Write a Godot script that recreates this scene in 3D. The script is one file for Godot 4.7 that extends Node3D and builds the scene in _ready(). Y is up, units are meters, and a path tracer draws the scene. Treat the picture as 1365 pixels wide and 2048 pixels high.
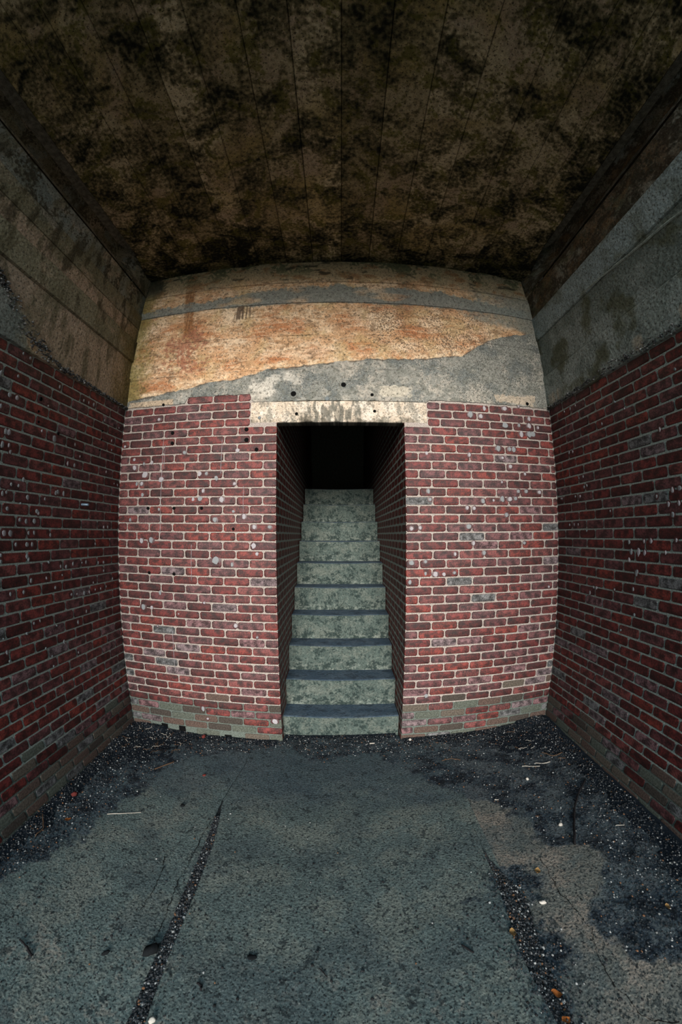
extends Node3D

# A brick and board-marked concrete bunker room with a stair going up through its back wall.
# Lengths are metres. Rooms are laid out in "room" coordinates: x across, h above the floor, w out
# from the back wall (w < 0 is inside the stair passage). The old shell has bowed: bow() gives the
# swelling of its walls, floor and roof about the room's long axis.

const AXIS_X := -0.034
const AXIS_H := 1.833
const LEFT := -1.839
const RIGHT := 1.807
const ROOF := 4.11
const MOUTH := 6.5
const ROOF_END := 4.4
const COURSE := 0.0687
const JAMB_L := -0.487
const JAMB_R := 0.4905
const BRICK_TOP := 2.727          # top of the full brick courses on the back wall

const SPOTS_BACK := [
	-1698, 2219, 17, -1594, 2156, 22, -1608, 2247, 11, -1533, 2255, 11, -1666, 2085, 13, -1621, 2084, 15, -1440, 2114, 18, -1104, 2152, 17, -966, 2117, 16, -1243, 2327, 13,
	-800, 2332, 13, -1809, 2404, 10, -1703, 2286, 11, -1608, 1994, 13, -1153, 1952, 13, -1094, 1957, 14, -918, 1950, 18, -1719, 1790, 11, -1449, 1875, 11, -821, 1856, 10,
	-817, 2070, 10, -657, 1738, 13, -537, 1739, 11, -1608, 1623, 15, -1518, 1627, 18, -661, 1596, 17, -635, 1537, 12, -962, 1480, 23, -830, 1450, 11, -1498, 2617, 11,
	-1049, 2153, 10, -1072, 2018, 11, -738, 1818, 15, -969, 1793, 15, -1443, 1211, 13, -1603, 1085, 18, -1522, 1083, 12, -810, 976, 14, -1062, 1146, 9, -525, 177, 17,
	-1126, 241, 17, -642, 888, 9, -1093, 151, 9, -1283, 1047, 6, -1478, 933, 6, 1165, 2696, 15, 1351, 2707, 17, 1039, 2635, 22, 1130, 2626, 17, 1576, 2634, 14,
	1341, 2563, 19, 1474, 2571, 13, 1570, 2573, 17, 1657, 2563, 11, 1488, 2496, 19, 1564, 2498, 22, 1601, 2500, 19, 1265, 2365, 17, 1366, 2364, 16, 1404, 2364, 18,
	661, 2307, 11, 1299, 2289, 10, 1011, 2304, 13, 1366, 2219, 13, 1502, 2022, 13, 1428, 2021, 13, 1626, 2017, 15, 669, 2012, 13, 1281, 1957, 17, 1348, 1957, 16,
	1400, 1962, 14, 1113, 1939, 15, 1202, 1945, 10, 979, 1886, 13, 1037, 1883, 13, 991, 1741, 15, 534, 1727, 11, 601, 1733, 13, 1029, 1611, 15, 877, 1529, 11,
	1118, 1535, 15, 1474, 1606, 10, 534, 1467, 18, 642, 1475, 10, 1315, 1830, 13, 1497, 2163, 11, 681, 1949, 11, 1282, 2091, 8, 1486, 2737, 9, 720, 1378, 16,
	642, 1385, 12, 523, 1322, 14, 679, 396, 13, 788, 1377, 11, 873, 1385, 11, 1716, 1238, 9]
const SPOTS_LEFT := [
	1433, 2714, 7, 1364, 2711, 7, 1434, 2567, 7, 1019, 2632, 7, 698, 2624, 7, 627, 2628, 7, 552, 2633, 9, 1473, 2442, 11, 1408, 2443, 11, 355, 2554, 7,
	205, 2419, 7, 191, 2344, 7, 742, 2288, 7, 664, 2216, 5, 814, 2145, 9, 726, 2144, 9, 257, 2158, 7, 996, 2281, 14, 1458, 2230, 10, 1433, 2232, 13,
	1473, 2154, 10, 1420, 2161, 7, 1402, 2125, 9, 1266, 1984, 9, 1372, 1947, 7, 1307, 1945, 8, 910, 1942, 11, 932, 1934, 9, 839, 1938, 10, 1220, 1886, 9,
	1441, 1891, 9, 1409, 1899, 8, 95, 2550, 5, 45, 2073, 7, 1135, 2304, 7, 1575, 2540, 9, 1527, 2361, 9, 1106, 2473, 5, 109, 2079, 5, 1048, 1888, 6,
	1125, 1808, 10, 1109, 1797, 8, 1396, 1809, 9, 1287, 1752, 9, 1228, 1745, 9, 1147, 1747, 10, 1421, 1675, 10, 1368, 1675, 11, 1204, 1676, 8, 1151, 1679, 8,
	982, 1664, 9, 1322, 1611, 8, 1218, 1609, 10, 1171, 1609, 8, 1221, 1540, 10, 1207, 1522, 9, 1448, 1555, 8, 870, 1460, 8, 805, 1453, 9, 717, 1468, 8,
	598, 1468, 6, 542, 1469, 8, 357, 1455, 8, 270, 1454, 9, 274, 1389, 8, 1193, 1395, 9, 1036, 1396, 6, 126, 1315, 6, 399, 1598, 7, 1387, 1337, 8,
	754, 1260, 8, 683, 1255, 6, 582, 1250, 9, 510, 1249, 9, 420, 1258, 5, 334, 1256, 6, 243, 1262, 6, 944, 1327, 7, 1269, 1335, 7, 572, 1115, 7,
	699, 1056, 8, 1198, 1137, 6, 1137, 1142, 6, 898, 959, 9, 1471, 1019, 9, 737, 844, 7, 265, 1726, 8, 199, 1727, 8, 444, 1312, 6, 857, 1401, 4]
const SPOTS_RIGHT := [
	389, 2646, 8, 479, 2648, 5, 285, 2646, 5, 285, 2310, 9, 347, 2306, 8, 817, 2424, 7, 413, 2092, 6, 479, 2096, 6, 484, 2018, 8, 525, 2025, 6,
	412, 1954, 8, 336, 1959, 6, 88, 1961, 6, 1468, 1907, 10, 1528, 1913, 10, 1329, 1883, 7, 1414, 2255, 7, 1105, 2459, 6, 107, 1959, 6, 1431, 1833, 9,
	1517, 1834, 8, 1463, 1775, 9, 221, 1743, 7, 301, 1745, 6, 367, 1744, 6, 1041, 1622, 10, 1199, 1627, 8, 1265, 1631, 9, 1064, 1561, 11, 1142, 1560, 13,
	1205, 1559, 10, 1398, 1566, 7, 1043, 1508, 9, 1125, 1432, 13, 1135, 1442, 9, 608, 1292, 6, 650, 1292, 8, 886, 1303, 7, 1100, 1329, 7, 559, 1245, 9,
	1489, 1636, 7, 828, 1825, 5]
const HOLES_BACK := [
	-1360, 2493, 12, -1356, 2408, 11, -735, 2497, 13, -731, 2412, 14, -650, 2334, 12, -1550, 1884, 10, -1315, 1883, 10, -1079, 1882, 10, -820, 1723, 9, -1536, 1367, 10,
	-1313, 1365, 10]
const HOLES_LEFT := [
	1191, 2496, 10, 1196, 2414, 6, 1181, 2351, 6, 958, 2322, 8, 368, 2467, 6, 370, 2395, 5, 386, 2310, 6]
const HOLES_RIGHT := [
	306, 2774, 8, 981, 2785, 6, 1575, 2792, 11]
const STUDS_BACK := [
	-1469, 2744, 11, -372, 2781, 20, 244, 2771, 12, 21, 2854, 18, -108, 2736, 16, 1573, 2767, 14, -635, 2588, 12, -344, 2614, 12, 261, 2635, 11, -837, 3569, 16,
	1243, 3984, 16]
const STUDS_LEFT := [
	1003, 1493, 9, 1282, 1846, 6, 1275, 1088, 9, 1110, 959, 9, 1459, 964, 9, 1055, 893, 8, 1055, 826, 8, 1483, 1099, 6, 963, 1079, 6, 1449, 1520, 10]
const STUDS_RIGHT := [
	1008, 2532, 8, 1625, 2548, 9, 498, 1695, 8, 1130, 1172, 11, 996, 1050, 8]
const WEEP := [
	-1505, 17, -1337, 20, -927, -14, 947, 5]
# lower edge of the ochre skin on the back wall: x, h
const OCHRE := [
	-1.849, 2.797, -1.614, 2.824, -1.288, 2.862, -1.071, 2.912, -0.857, 2.921, -0.734, 2.949, -0.552, 3.003, -0.41, 3.007, -0.17, 3.034, 0.07, 3.065, 0.312, 3.083, 0.599, 3.095, 0.812, 3.122, 1.012, 3.157, 1.158, 3.254,
	1.312, 3.347, 1.496, 3.415, 1.761, 3.477]
# floor channels and the edges of the silt: w, x
const GROOVE_LL := [
	0.0, -0.7, 0.465, -0.701, 0.97, -0.752, 1.2, -0.752, 1.35, -0.74, 2.45, -0.738, 3.2, -0.74]
const GROOVE_LR := [
	0.0, -0.6985, 0.465, -0.6985, 0.97, -0.747, 1.2, -0.717, 1.3, -0.706, 1.47, -0.69, 2.16, -0.688, 2.45, -0.678, 3.2, -0.67]
const GROOVE_RL := [
	0.0, 0.76, 1.6, 0.76, 1.9, 0.75, 2.118, 0.725, 2.35, 0.73, 2.5, 0.748, 3.2, 0.75]
const GROOVE_RR := [
	0.0, 0.7605, 1.6, 0.762, 1.75, 0.81, 1.94, 0.855, 2.078, 0.831, 2.205, 0.815, 2.5, 0.806, 3.2, 0.8]
const SILT_LEFT := [
	0.0, -1.2, 0.61, -1.25, 1.16, -1.34, 1.5, -1.43, 1.74, -1.5, 2.14, -1.665, 2.4, -1.85, 9, -1.85]
const SILT_BACK := [
	-1.9, 0.7, -1.25, 0.61, -1.06, 0.42, -0.9, 0.245, -0.475, 0.176, -0.12, 0.33, 0.3, 0.3, 0.57, 0.68, 0.84, 1.04, 1.08, 1.3, 1.9, 1.5]
const SILT_RIGHT := [
	0.0, 1.0, 1.25, 1.02, 1.6, 1.06, 1.72, 1.32, 1.85, 1.34, 1.934, 1.25, 2.08, 1.13, 2.23, 1.12, 2.34, 1.13, 2.41, 1.2, 2.5, 1.33, 2.7, 1.8, 9, 1.8]
const LIME_RUNS := [[-1.437, 2.44, 1.69], [-1.42, 2.40, 2.20], [-1.163, 1.60, 1.32], [-1.345, 0.90, 0.56], [-0.93, 2.42, 2.15], [-0.745, 2.05, 1.80]]
# cracks: x, w
const CRACK_R := [
	1.031, 1.691, 1.02, 1.862, 1.02, 1.95, 1.048, 2.107, 1.061, 2.2, 1.027, 2.279, 1.011, 2.404, 1.011, 2.459, 1.041, 2.525, 1.037, 2.572, 1.063, 2.613, 1.168, 2.676]
const CRACK_F := [
	-0.939, 1.541, -0.889, 1.711, -0.887, 1.855, -0.891, 1.939, -0.899, 2.01]
const CRACK_L := [
	-0.755, 1.2, -0.77, 1.345, -0.771, 1.51, -0.785, 1.725, -0.78, 1.889, -0.772, 2.0, -0.777, 2.147]
# strips of bare aggregate: a, low, high
const HONEY_LEFT := [
	0.0, 2.735, 2.75, 0.5, 2.735, 2.76, 1.1, 2.738, 2.78, 1.36, 2.75, 2.88, 1.545, 2.84, 2.97, 1.81, 3.02, 3.1, 2.0, 3.12, 3.2]
const HONEY_RIGHT := [
	0.0, 2.735, 2.76, 0.5, 2.735, 2.765, 1.0, 2.735, 2.8, 1.4, 2.735, 2.8, 2.0, 2.735, 2.77]

var rng := RandomNumberGenerator.new()
var n_big := FastNoiseLite.new()
var n_mid := FastNoiseLite.new()
var n_fine := FastNoiseLite.new()
var n_cell := FastNoiseLite.new()
var M := {}
var used := {}


func _ready():
	rng.seed = 7
	# ---- camera
	var cam := Camera3D.new()
	cam.name = "camera"
	cam.position = Vector3(0, 1.68, 3.27)
	cam.rotation = Vector3(0.0528, 0, 0)
	cam.fov = rad_to_deg(2.0 * atan(1024.0 / 874.0))
	cam.near = 0.02
	cam.far = 200.0
	add_child(cam)
	cam.current = true
	# ---- sky and exposure
	var sky := ProceduralSkyMaterial.new()
	sky.sky_top_color = Color(0.42, 0.54, 0.60)
	sky.sky_horizon_color = Color(0.62, 0.69, 0.71)
	sky.ground_horizon_color = Color(0.30, 0.29, 0.26)
	sky.ground_bottom_color = Color(0.20, 0.19, 0.17)
	var env := Environment.new()
	env.background_mode = Environment.BG_SKY
	env.sky = Sky.new()
	env.sky.sky_material = sky
	env.ambient_light_source = Environment.AMBIENT_SOURCE_SKY
	env.tonemap_mode = Environment.TONE_MAPPER_LINEAR
	env.tonemap_exposure = 7.2
	env.sdfgi_enabled = true
	env.ssao_enabled = true
	env.ssil_enabled = true
	var we := WorldEnvironment.new()
	we.name = "environment"
	we.environment = env
	add_child(we)
	# ---- the bright, hazy part of the overcast sky low in front of the bunker's mouth
	var haze_sun := DirectionalLight3D.new()
	haze_sun.name = "hazy_sun"
	haze_sun.rotation = Vector3(deg_to_rad(-10.0), 0, 0)
	haze_sun.light_color = Color(1.0, 0.975, 0.94)
	haze_sun.light_energy = 0.275
	haze_sun.light_angular_distance = 21.0
	haze_sun.shadow_enabled = true
	haze_sun.sky_mode = DirectionalLight3D.SKY_MODE_LIGHT_ONLY
	add_child(haze_sun)
	# ---- noises, materials
	for a in [[n_big, 11, 1.0, 4], [n_mid, 23, 1.0, 4], [n_fine, 37, 1.0, 2]]:
		a[0].seed = a[1]
		a[0].frequency = a[2]
		a[0].noise_type = FastNoiseLite.TYPE_SIMPLEX_SMOOTH
		a[0].fractal_type = FastNoiseLite.FRACTAL_FBM
		a[0].fractal_octaves = a[3]
	n_cell.seed = 5
	n_cell.frequency = 1.0
	n_cell.noise_type = FastNoiseLite.TYPE_CELLULAR
	n_cell.cellular_return_type = FastNoiseLite.RETURN_DISTANCE
	n_cell.fractal_type = FastNoiseLite.FRACTAL_NONE
	make_materials()
	# ---- structure, then things, small last
	build_outside()
	build_floor()
	build_ceiling()
	build_side_wall(-1)
	build_side_wall(1)
	build_back_wall()
	build_passage()
	build_stairs()
	build_dirt()
	crumbs()
	build_litter()


# ------------------------------------------------------------------ shape of the room

func bow(x: float, h: float, w: float) -> Vector3:
	var dx := x - AXIS_X
	var dh := h - AXIS_H
	var r2 := dx * dx + dh * dh
	var q := 1.0 / (1.0 + 0.0321 * r2)
	return Vector3(AXIS_X + dx * q, AXIS_H + dh * q, w / (1.0 + 0.0845 * r2))


func left_x(h: float) -> float:
	return LEFT - 0.0086 * (h - 1.68)


func right_x(h: float) -> float:
	return RIGHT - 0.0083 * (h - 1.68)


func floor_h(x: float, w: float) -> float:
	return -0.0014 - 0.0061 * maxf(w, 0.0) + 0.0129 * x


# a = along the wall, b = height, d = out of the face into the room
func on_back(a: float, b: float, d: float) -> Vector3:
	return bow(a, b, d)


func on_left(a: float, b: float, d: float) -> Vector3:
	return bow(left_x(b) + d, b, a)


func on_right(a: float, b: float, d: float) -> Vector3:
	return bow(right_x(b) - d, b, a)


func passage_shift(w: float) -> float:
	return 0.011 * w


func on_jamb_l(a: float, b: float, d: float) -> Vector3:
	return bow(JAMB_L - 0.01 * (b - 1.68) + passage_shift(a) + d, b, a)


func on_jamb_r(a: float, b: float, d: float) -> Vector3:
	return bow(JAMB_R + passage_shift(a) - d, b, a)


# ------------------------------------------------------------------ mesh helpers

class MB:
	var v := PackedVector3Array()
	var uv := PackedVector2Array()
	var uv2 := PackedVector2Array()
	var idx := PackedInt32Array()

	func pt(p: Vector3, t := Vector2.ZERO) -> int:
		v.append(p)
		uv.append(t)
		return v.size() - 1

	func tri(a: int, b: int, c: int):
		idx.append(a)
		idx.append(b)
		idx.append(c)

	func quad(a: int, b: int, c: int, d: int):
		tri(a, b, c)
		tri(a, c, d)

	# a, b, c, d wind counter-clockwise seen from outside; stored clockwise for the engine
	func ring(r0: Array, r1: Array):
		var n := r0.size()
		for i in n:
			var j := (i + 1) % n
			quad(r0[i], r0[j], r1[j], r1[i])

	func fan(r: Array):
		for i in range(1, r.size() - 1):
			tri(r[0], r[i], r[i + 1])

	func cone(r: Array, tip: int):
		for i in r.size():
			tri(r[i], r[(i + 1) % r.size()], tip)

	func mesh(mat: Material, origin := Vector3.ZERO, flat := false, into: ArrayMesh = null) -> ArrayMesh:
		var vv := v
		var tt := uv
		var ii := idx
		if flat:
			vv = PackedVector3Array()
			tt = PackedVector2Array()
			ii = PackedInt32Array()
			for k in idx.size():
				vv.append(v[idx[k]])
				tt.append(uv[idx[k]])
				ii.append(k)
		var n := PackedVector3Array()
		n.resize(vv.size())
		for k in range(0, ii.size(), 3):
			var a := ii[k]
			var b := ii[k + 1]
			var c := ii[k + 2]
			var cr := (vv[b] - vv[a]).cross(vv[c] - vv[a])
			n[a] += cr
			n[b] += cr
			n[c] += cr
		for k in n.size():
			n[k] = n[k].normalized() if n[k].length_squared() > 1e-30 else Vector3.UP
		var cw := PackedInt32Array()
		cw.resize(ii.size())
		for k in range(0, ii.size(), 3):
			cw[k] = ii[k]
			cw[k + 1] = ii[k + 2]
			cw[k + 2] = ii[k + 1]
		var p := PackedVector3Array()
		p.resize(vv.size())
		for k in vv.size():
			p[k] = vv[k] - origin
		var arr := []
		arr.resize(Mesh.ARRAY_MAX)
		arr[Mesh.ARRAY_VERTEX] = p
		arr[Mesh.ARRAY_NORMAL] = n
		arr[Mesh.ARRAY_TEX_UV] = tt
		arr[Mesh.ARRAY_INDEX] = cw
		var m := into if into else ArrayMesh.new()
		m.add_surface_from_arrays(Mesh.PRIMITIVE_TRIANGLES, arr)
		m.surface_set_material(m.get_surface_count() - 1, mat)
		return m


func numbered(called: String) -> String:
	used[called] = used.get(called, -1) + 1
	return called if used[called] == 0 else "%s_%03d" % [called, used[called]]


func node(called: String, label: String, category: String, kind := "", at := Vector3.ZERO, group := "") -> Node3D:
	var o := Node3D.new()
	o.name = numbered(called)
	o.position = at
	add_child(o, true)
	tag(o, label, category, kind, group)
	return o


func tag(o: Node3D, label: String, category: String, kind := "", group := ""):
	o.set_meta("label", label)
	o.set_meta("category", category)
	if kind:
		o.set_meta("kind", kind)
	if group:
		o.set_meta("group", group)


func put(parent: Node, called: String, m: Mesh, at := Vector3.ZERO) -> MeshInstance3D:
	var o := MeshInstance3D.new()
	o.name = called if parent != self else numbered(called)
	o.mesh = m
	o.position = at
	parent.add_child(o, true)
	return o


# a grid of points f(i/nu, j/nv); faces wind so that (du x dv) points out when out > 0
func grid(mb: MB, f: Callable, nu: int, nv: int, out := 1):
	var base := mb.v.size()
	for j in nv + 1:
		for i in nu + 1:
			var r: Array = f.call(float(i) / nu, float(j) / nv)
			mb.pt(r[0], r[1])
	for j in nv:
		for i in nu:
			var a := base + j * (nu + 1) + i
			if out > 0:
				mb.quad(a, a + 1, a + nu + 2, a + nu + 1)
			else:
				mb.quad(a, a + nu + 1, a + nu + 2, a + 1)


# ------------------------------------------------------------------ materials

func noise_image(size: int, seed_: int, freq: float, oct: int, kind := FastNoiseLite.TYPE_SIMPLEX_SMOOTH) -> Image:
	var n := FastNoiseLite.new()
	n.seed = seed_
	n.frequency = freq
	n.noise_type = kind
	n.fractal_type = FastNoiseLite.FRACTAL_FBM
	n.fractal_octaves = oct
	return n.get_seamless_image(size, size, false, false, 0.1, true)


# a seamless tone texture: blend of a broad and a fine noise, with pale and dark specks
func tone_texture(size: int, seed_: int, lo: float, hi: float, f1: float, f2: float, specks: float, pits: float, gain := 1.7) -> ImageTexture:
	var a := noise_image(size, seed_, f1, 4).get_data()
	var b := noise_image(size, seed_ + 1, f2, 3).get_data()
	var r := RandomNumberGenerator.new()
	r.seed = seed_ + 2
	var out := PackedByteArray()
	out.resize(size * size * 3)
	for i in size * size:
		var t := (a[i] * 0.6 + b[i] * 0.4) / 255.0
		t = lo + (hi - lo) * clampf((t - 0.5) * gain + 0.5, 0.0, 1.0)
		var u := r.randf()
		if u < specks:
			t = minf(1.0, t + 0.35)
		elif u > 1.0 - pits:
			t *= 0.55
		var c := int(clampf(t, 0.0, 1.0) * 255.0)
		out[i * 3] = c
		out[i * 3 + 1] = c
		out[i * 3 + 2] = c
	return ImageTexture.create_from_image(Image.create_from_data(size, size, false, Image.FORMAT_RGB8, out))


func tri_material(called: String, col: Color, tex: Texture2D, metres: float, bump: float, rough := 0.9, spec := 0.3) -> StandardMaterial3D:
	var m := StandardMaterial3D.new()
	m.resource_name = called
	m.albedo_color = col
	m.albedo_texture = tex
	m.roughness = rough
	m.metallic_specular = spec
	m.uv1_triplanar = true
	m.uv1_world_triplanar = true
	m.uv1_scale = Vector3.ONE / metres
	m.uv1_triplanar_sharpness = 4.0
	if bump > 0.0:
		m.heightmap_enabled = true
		m.heightmap_texture = tex
		m.heightmap_scale = bump
	return m


func plain(called: String, col: Color, rough := 0.85, spec := 0.3) -> StandardMaterial3D:
	var m := StandardMaterial3D.new()
	m.resource_name = called
	m.albedo_color = col
	m.roughness = rough
	m.metallic_specular = spec
	return m


# paints an image over the rectangle x0..x1, y0..y1 (metres on the surface); fn gives colour, alpha = height
func painted(called: String, pw: int, ph: int, rect: Rect2, fn: Callable, bump: float, spec := 0.25) -> StandardMaterial3D:
	var rgb := PackedByteArray()
	var hgt := PackedByteArray()
	rgb.resize(pw * ph * 3)
	hgt.resize(pw * ph)
	var k := 0
	var r := RandomNumberGenerator.new()
	r.seed = pw * 31 + ph
	for j in ph:
		var y := rect.end.y - (j + 0.5) / ph * rect.size.y
		for i in pw:
			var c: Color = fn.call(rect.position.x + (i + 0.5) / pw * rect.size.x, y)
			var gr := r.randf_range(0.88, 1.08)
			c = Color(c.r * gr, c.g * gr, c.b * gr, c.a)
			rgb[k * 3] = clampi(int(c.r * 255.0), 0, 255)
			rgb[k * 3 + 1] = clampi(int(c.g * 255.0), 0, 255)
			rgb[k * 3 + 2] = clampi(int(c.b * 255.0), 0, 255)
			hgt[k] = clampi(int(c.a * 255.0), 0, 255)
			k += 1
	var m := StandardMaterial3D.new()
	m.resource_name = called
	m.albedo_texture = ImageTexture.create_from_image(Image.create_from_data(pw, ph, false, Image.FORMAT_RGB8, rgb))
	m.roughness = 0.92
	m.metallic_specular = spec
	m.heightmap_enabled = true
	m.heightmap_texture = ImageTexture.create_from_image(Image.create_from_data(pw, ph, false, Image.FORMAT_L8, hgt))
	m.heightmap_scale = bump
	m.detail_enabled = true
	m.detail_albedo = M.grit
	m.detail_blend_mode = BaseMaterial3D.BLEND_MODE_MUL
	m.detail_uv_layer = BaseMaterial3D.DETAIL_UV_2
	m.uv2_triplanar = true
	m.uv2_world_triplanar = true
	m.uv2_scale = Vector3.ONE / 0.55
	m.set_meta("rect", rect)
	return m


func uv_in(m: StandardMaterial3D, x: float, y: float) -> Vector2:
	var r: Rect2 = m.get_meta("rect")
	return Vector2((x - r.position.x) / r.size.x, (r.end.y - y) / r.size.y)


func s(r: float, g: float, b: float) -> Color:
	return Color(r / 255.0, g / 255.0, b / 255.0)


func stp(a: float, b: float, t: float) -> float:
	return smoothstep(a, b, t)


# y of a polyline (flat list x, y, x, y ... with x rising) at x
func along(p: Array, x: float) -> float:
	if x <= p[0]:
		return p[1]
	for i in range(0, p.size() - 2, 2):
		if x <= p[i + 2]:
			return lerpf(p[i + 1], p[i + 3], (x - p[i]) / maxf(p[i + 2] - p[i], 1e-6))
	return p[p.size() - 1]


func nb(x: float, y: float, f: float) -> float:
	return n_big.get_noise_2d(x * f, y * f)


func nm(x: float, y: float, f: float) -> float:
	return n_mid.get_noise_2d(x * f + 40.0, y * f - 17.0)


func nf(x: float, y: float, f: float) -> float:
	return n_fine.get_noise_2d(x * f, y * f)


const CEIL_X := [-1.80, -1.575, -1.395, -1.195, -0.96, -0.738, -0.481, -0.245, 0.008, 0.255, 0.502, 0.76, 1.05, 1.29, 1.497, 1.755]
const BACK_H := [2.72, 2.99, 3.303, 3.632, 3.86, 4.36]
const SIDE_H_LEFT := [2.735, 3.015, 3.18, 3.385, 3.52, 3.675, 3.90, 4.14]
const SIDE_H_RIGHT := [2.735, 3.035, 3.40, 3.64, 3.90, 4.14]


func hash1(i: int) -> float:
	return fposmod(sin(i * 127.1 + 11.7) * 43758.5453, 1.0)


func strip_of(edges: Array, x: float) -> int:
	for i in edges.size() - 1:
		if x < edges[i + 1]:
			return i
	return edges.size() - 2


func paint_ceiling(x: float, w: float) -> Color:
	var k := strip_of(CEIL_X, x)
	var pale: float = 1.0 if k == 7 else (0.0 if k == 8 else hash1(k))
	var c := s(160, 143, 110).lerp(s(210, 190, 156), pale)
	var wx := x + 0.10 * nb(x, w, 2.0)                                     # warped, so that patches look grown
	var wy := w + 0.14 * nb(x + 31.0, w, 2.0)
	var grain := nf(x, w * 0.25, 42.0)                                     # board grain runs with w
	c = c.lerp(s(146, 124, 68), stp(-0.05, 0.45, nb(wx, wy, 1.3)) * 0.55)   # ochre-olive film
	c = c.lerp(s(168, 144, 124), stp(0.0, 0.4, nb(wx + 9.0, wy, 2.1) + 0.25 * grain) * 0.55)
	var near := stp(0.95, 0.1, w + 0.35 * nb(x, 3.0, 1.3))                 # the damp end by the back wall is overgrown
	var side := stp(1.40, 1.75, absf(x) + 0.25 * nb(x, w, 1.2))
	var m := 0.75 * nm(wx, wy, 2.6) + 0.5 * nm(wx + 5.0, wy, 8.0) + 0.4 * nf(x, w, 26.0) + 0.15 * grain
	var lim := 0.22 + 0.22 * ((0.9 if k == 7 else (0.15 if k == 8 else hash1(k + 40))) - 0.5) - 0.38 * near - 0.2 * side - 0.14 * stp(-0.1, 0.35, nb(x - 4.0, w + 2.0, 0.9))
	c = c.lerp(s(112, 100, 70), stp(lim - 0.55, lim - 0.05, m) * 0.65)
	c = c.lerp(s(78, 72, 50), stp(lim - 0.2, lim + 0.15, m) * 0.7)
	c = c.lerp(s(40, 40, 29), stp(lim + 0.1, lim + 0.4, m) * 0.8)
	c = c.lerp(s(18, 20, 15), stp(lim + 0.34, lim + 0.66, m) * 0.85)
	c = c.lerp(s(92, 88, 36), stp(0.15, 0.5, nm(wx + 20.0, wy, 4.4) + 0.35 * nf(x, w, 30.0)) * 0.6)
	var cr := n_cell.get_noise_2d(x * 9.0 + 0.7 * nf(x, w, 7.0), w * 9.0 + 0.7 * nf(x, w + 9.0, 7.0))
	c = c.lerp(s(146, 136, 118), stp(-0.2, -0.06, cr) * stp(0.1, 0.35, nb(x + 3.0, w - 5.0, 1.6)) * stp(-0.2, 0.3, nf(x, w, 12.0)) * 0.4)
	c = c.lerp(s(30, 26, 20), stp(0.4, 0.55, nf(x + 2.0, w, 50.0)) * 0.6)
	c.a = 0.5 + 0.25 * nf(x, w, 30.0) + 0.2 * grain
	return c


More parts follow.
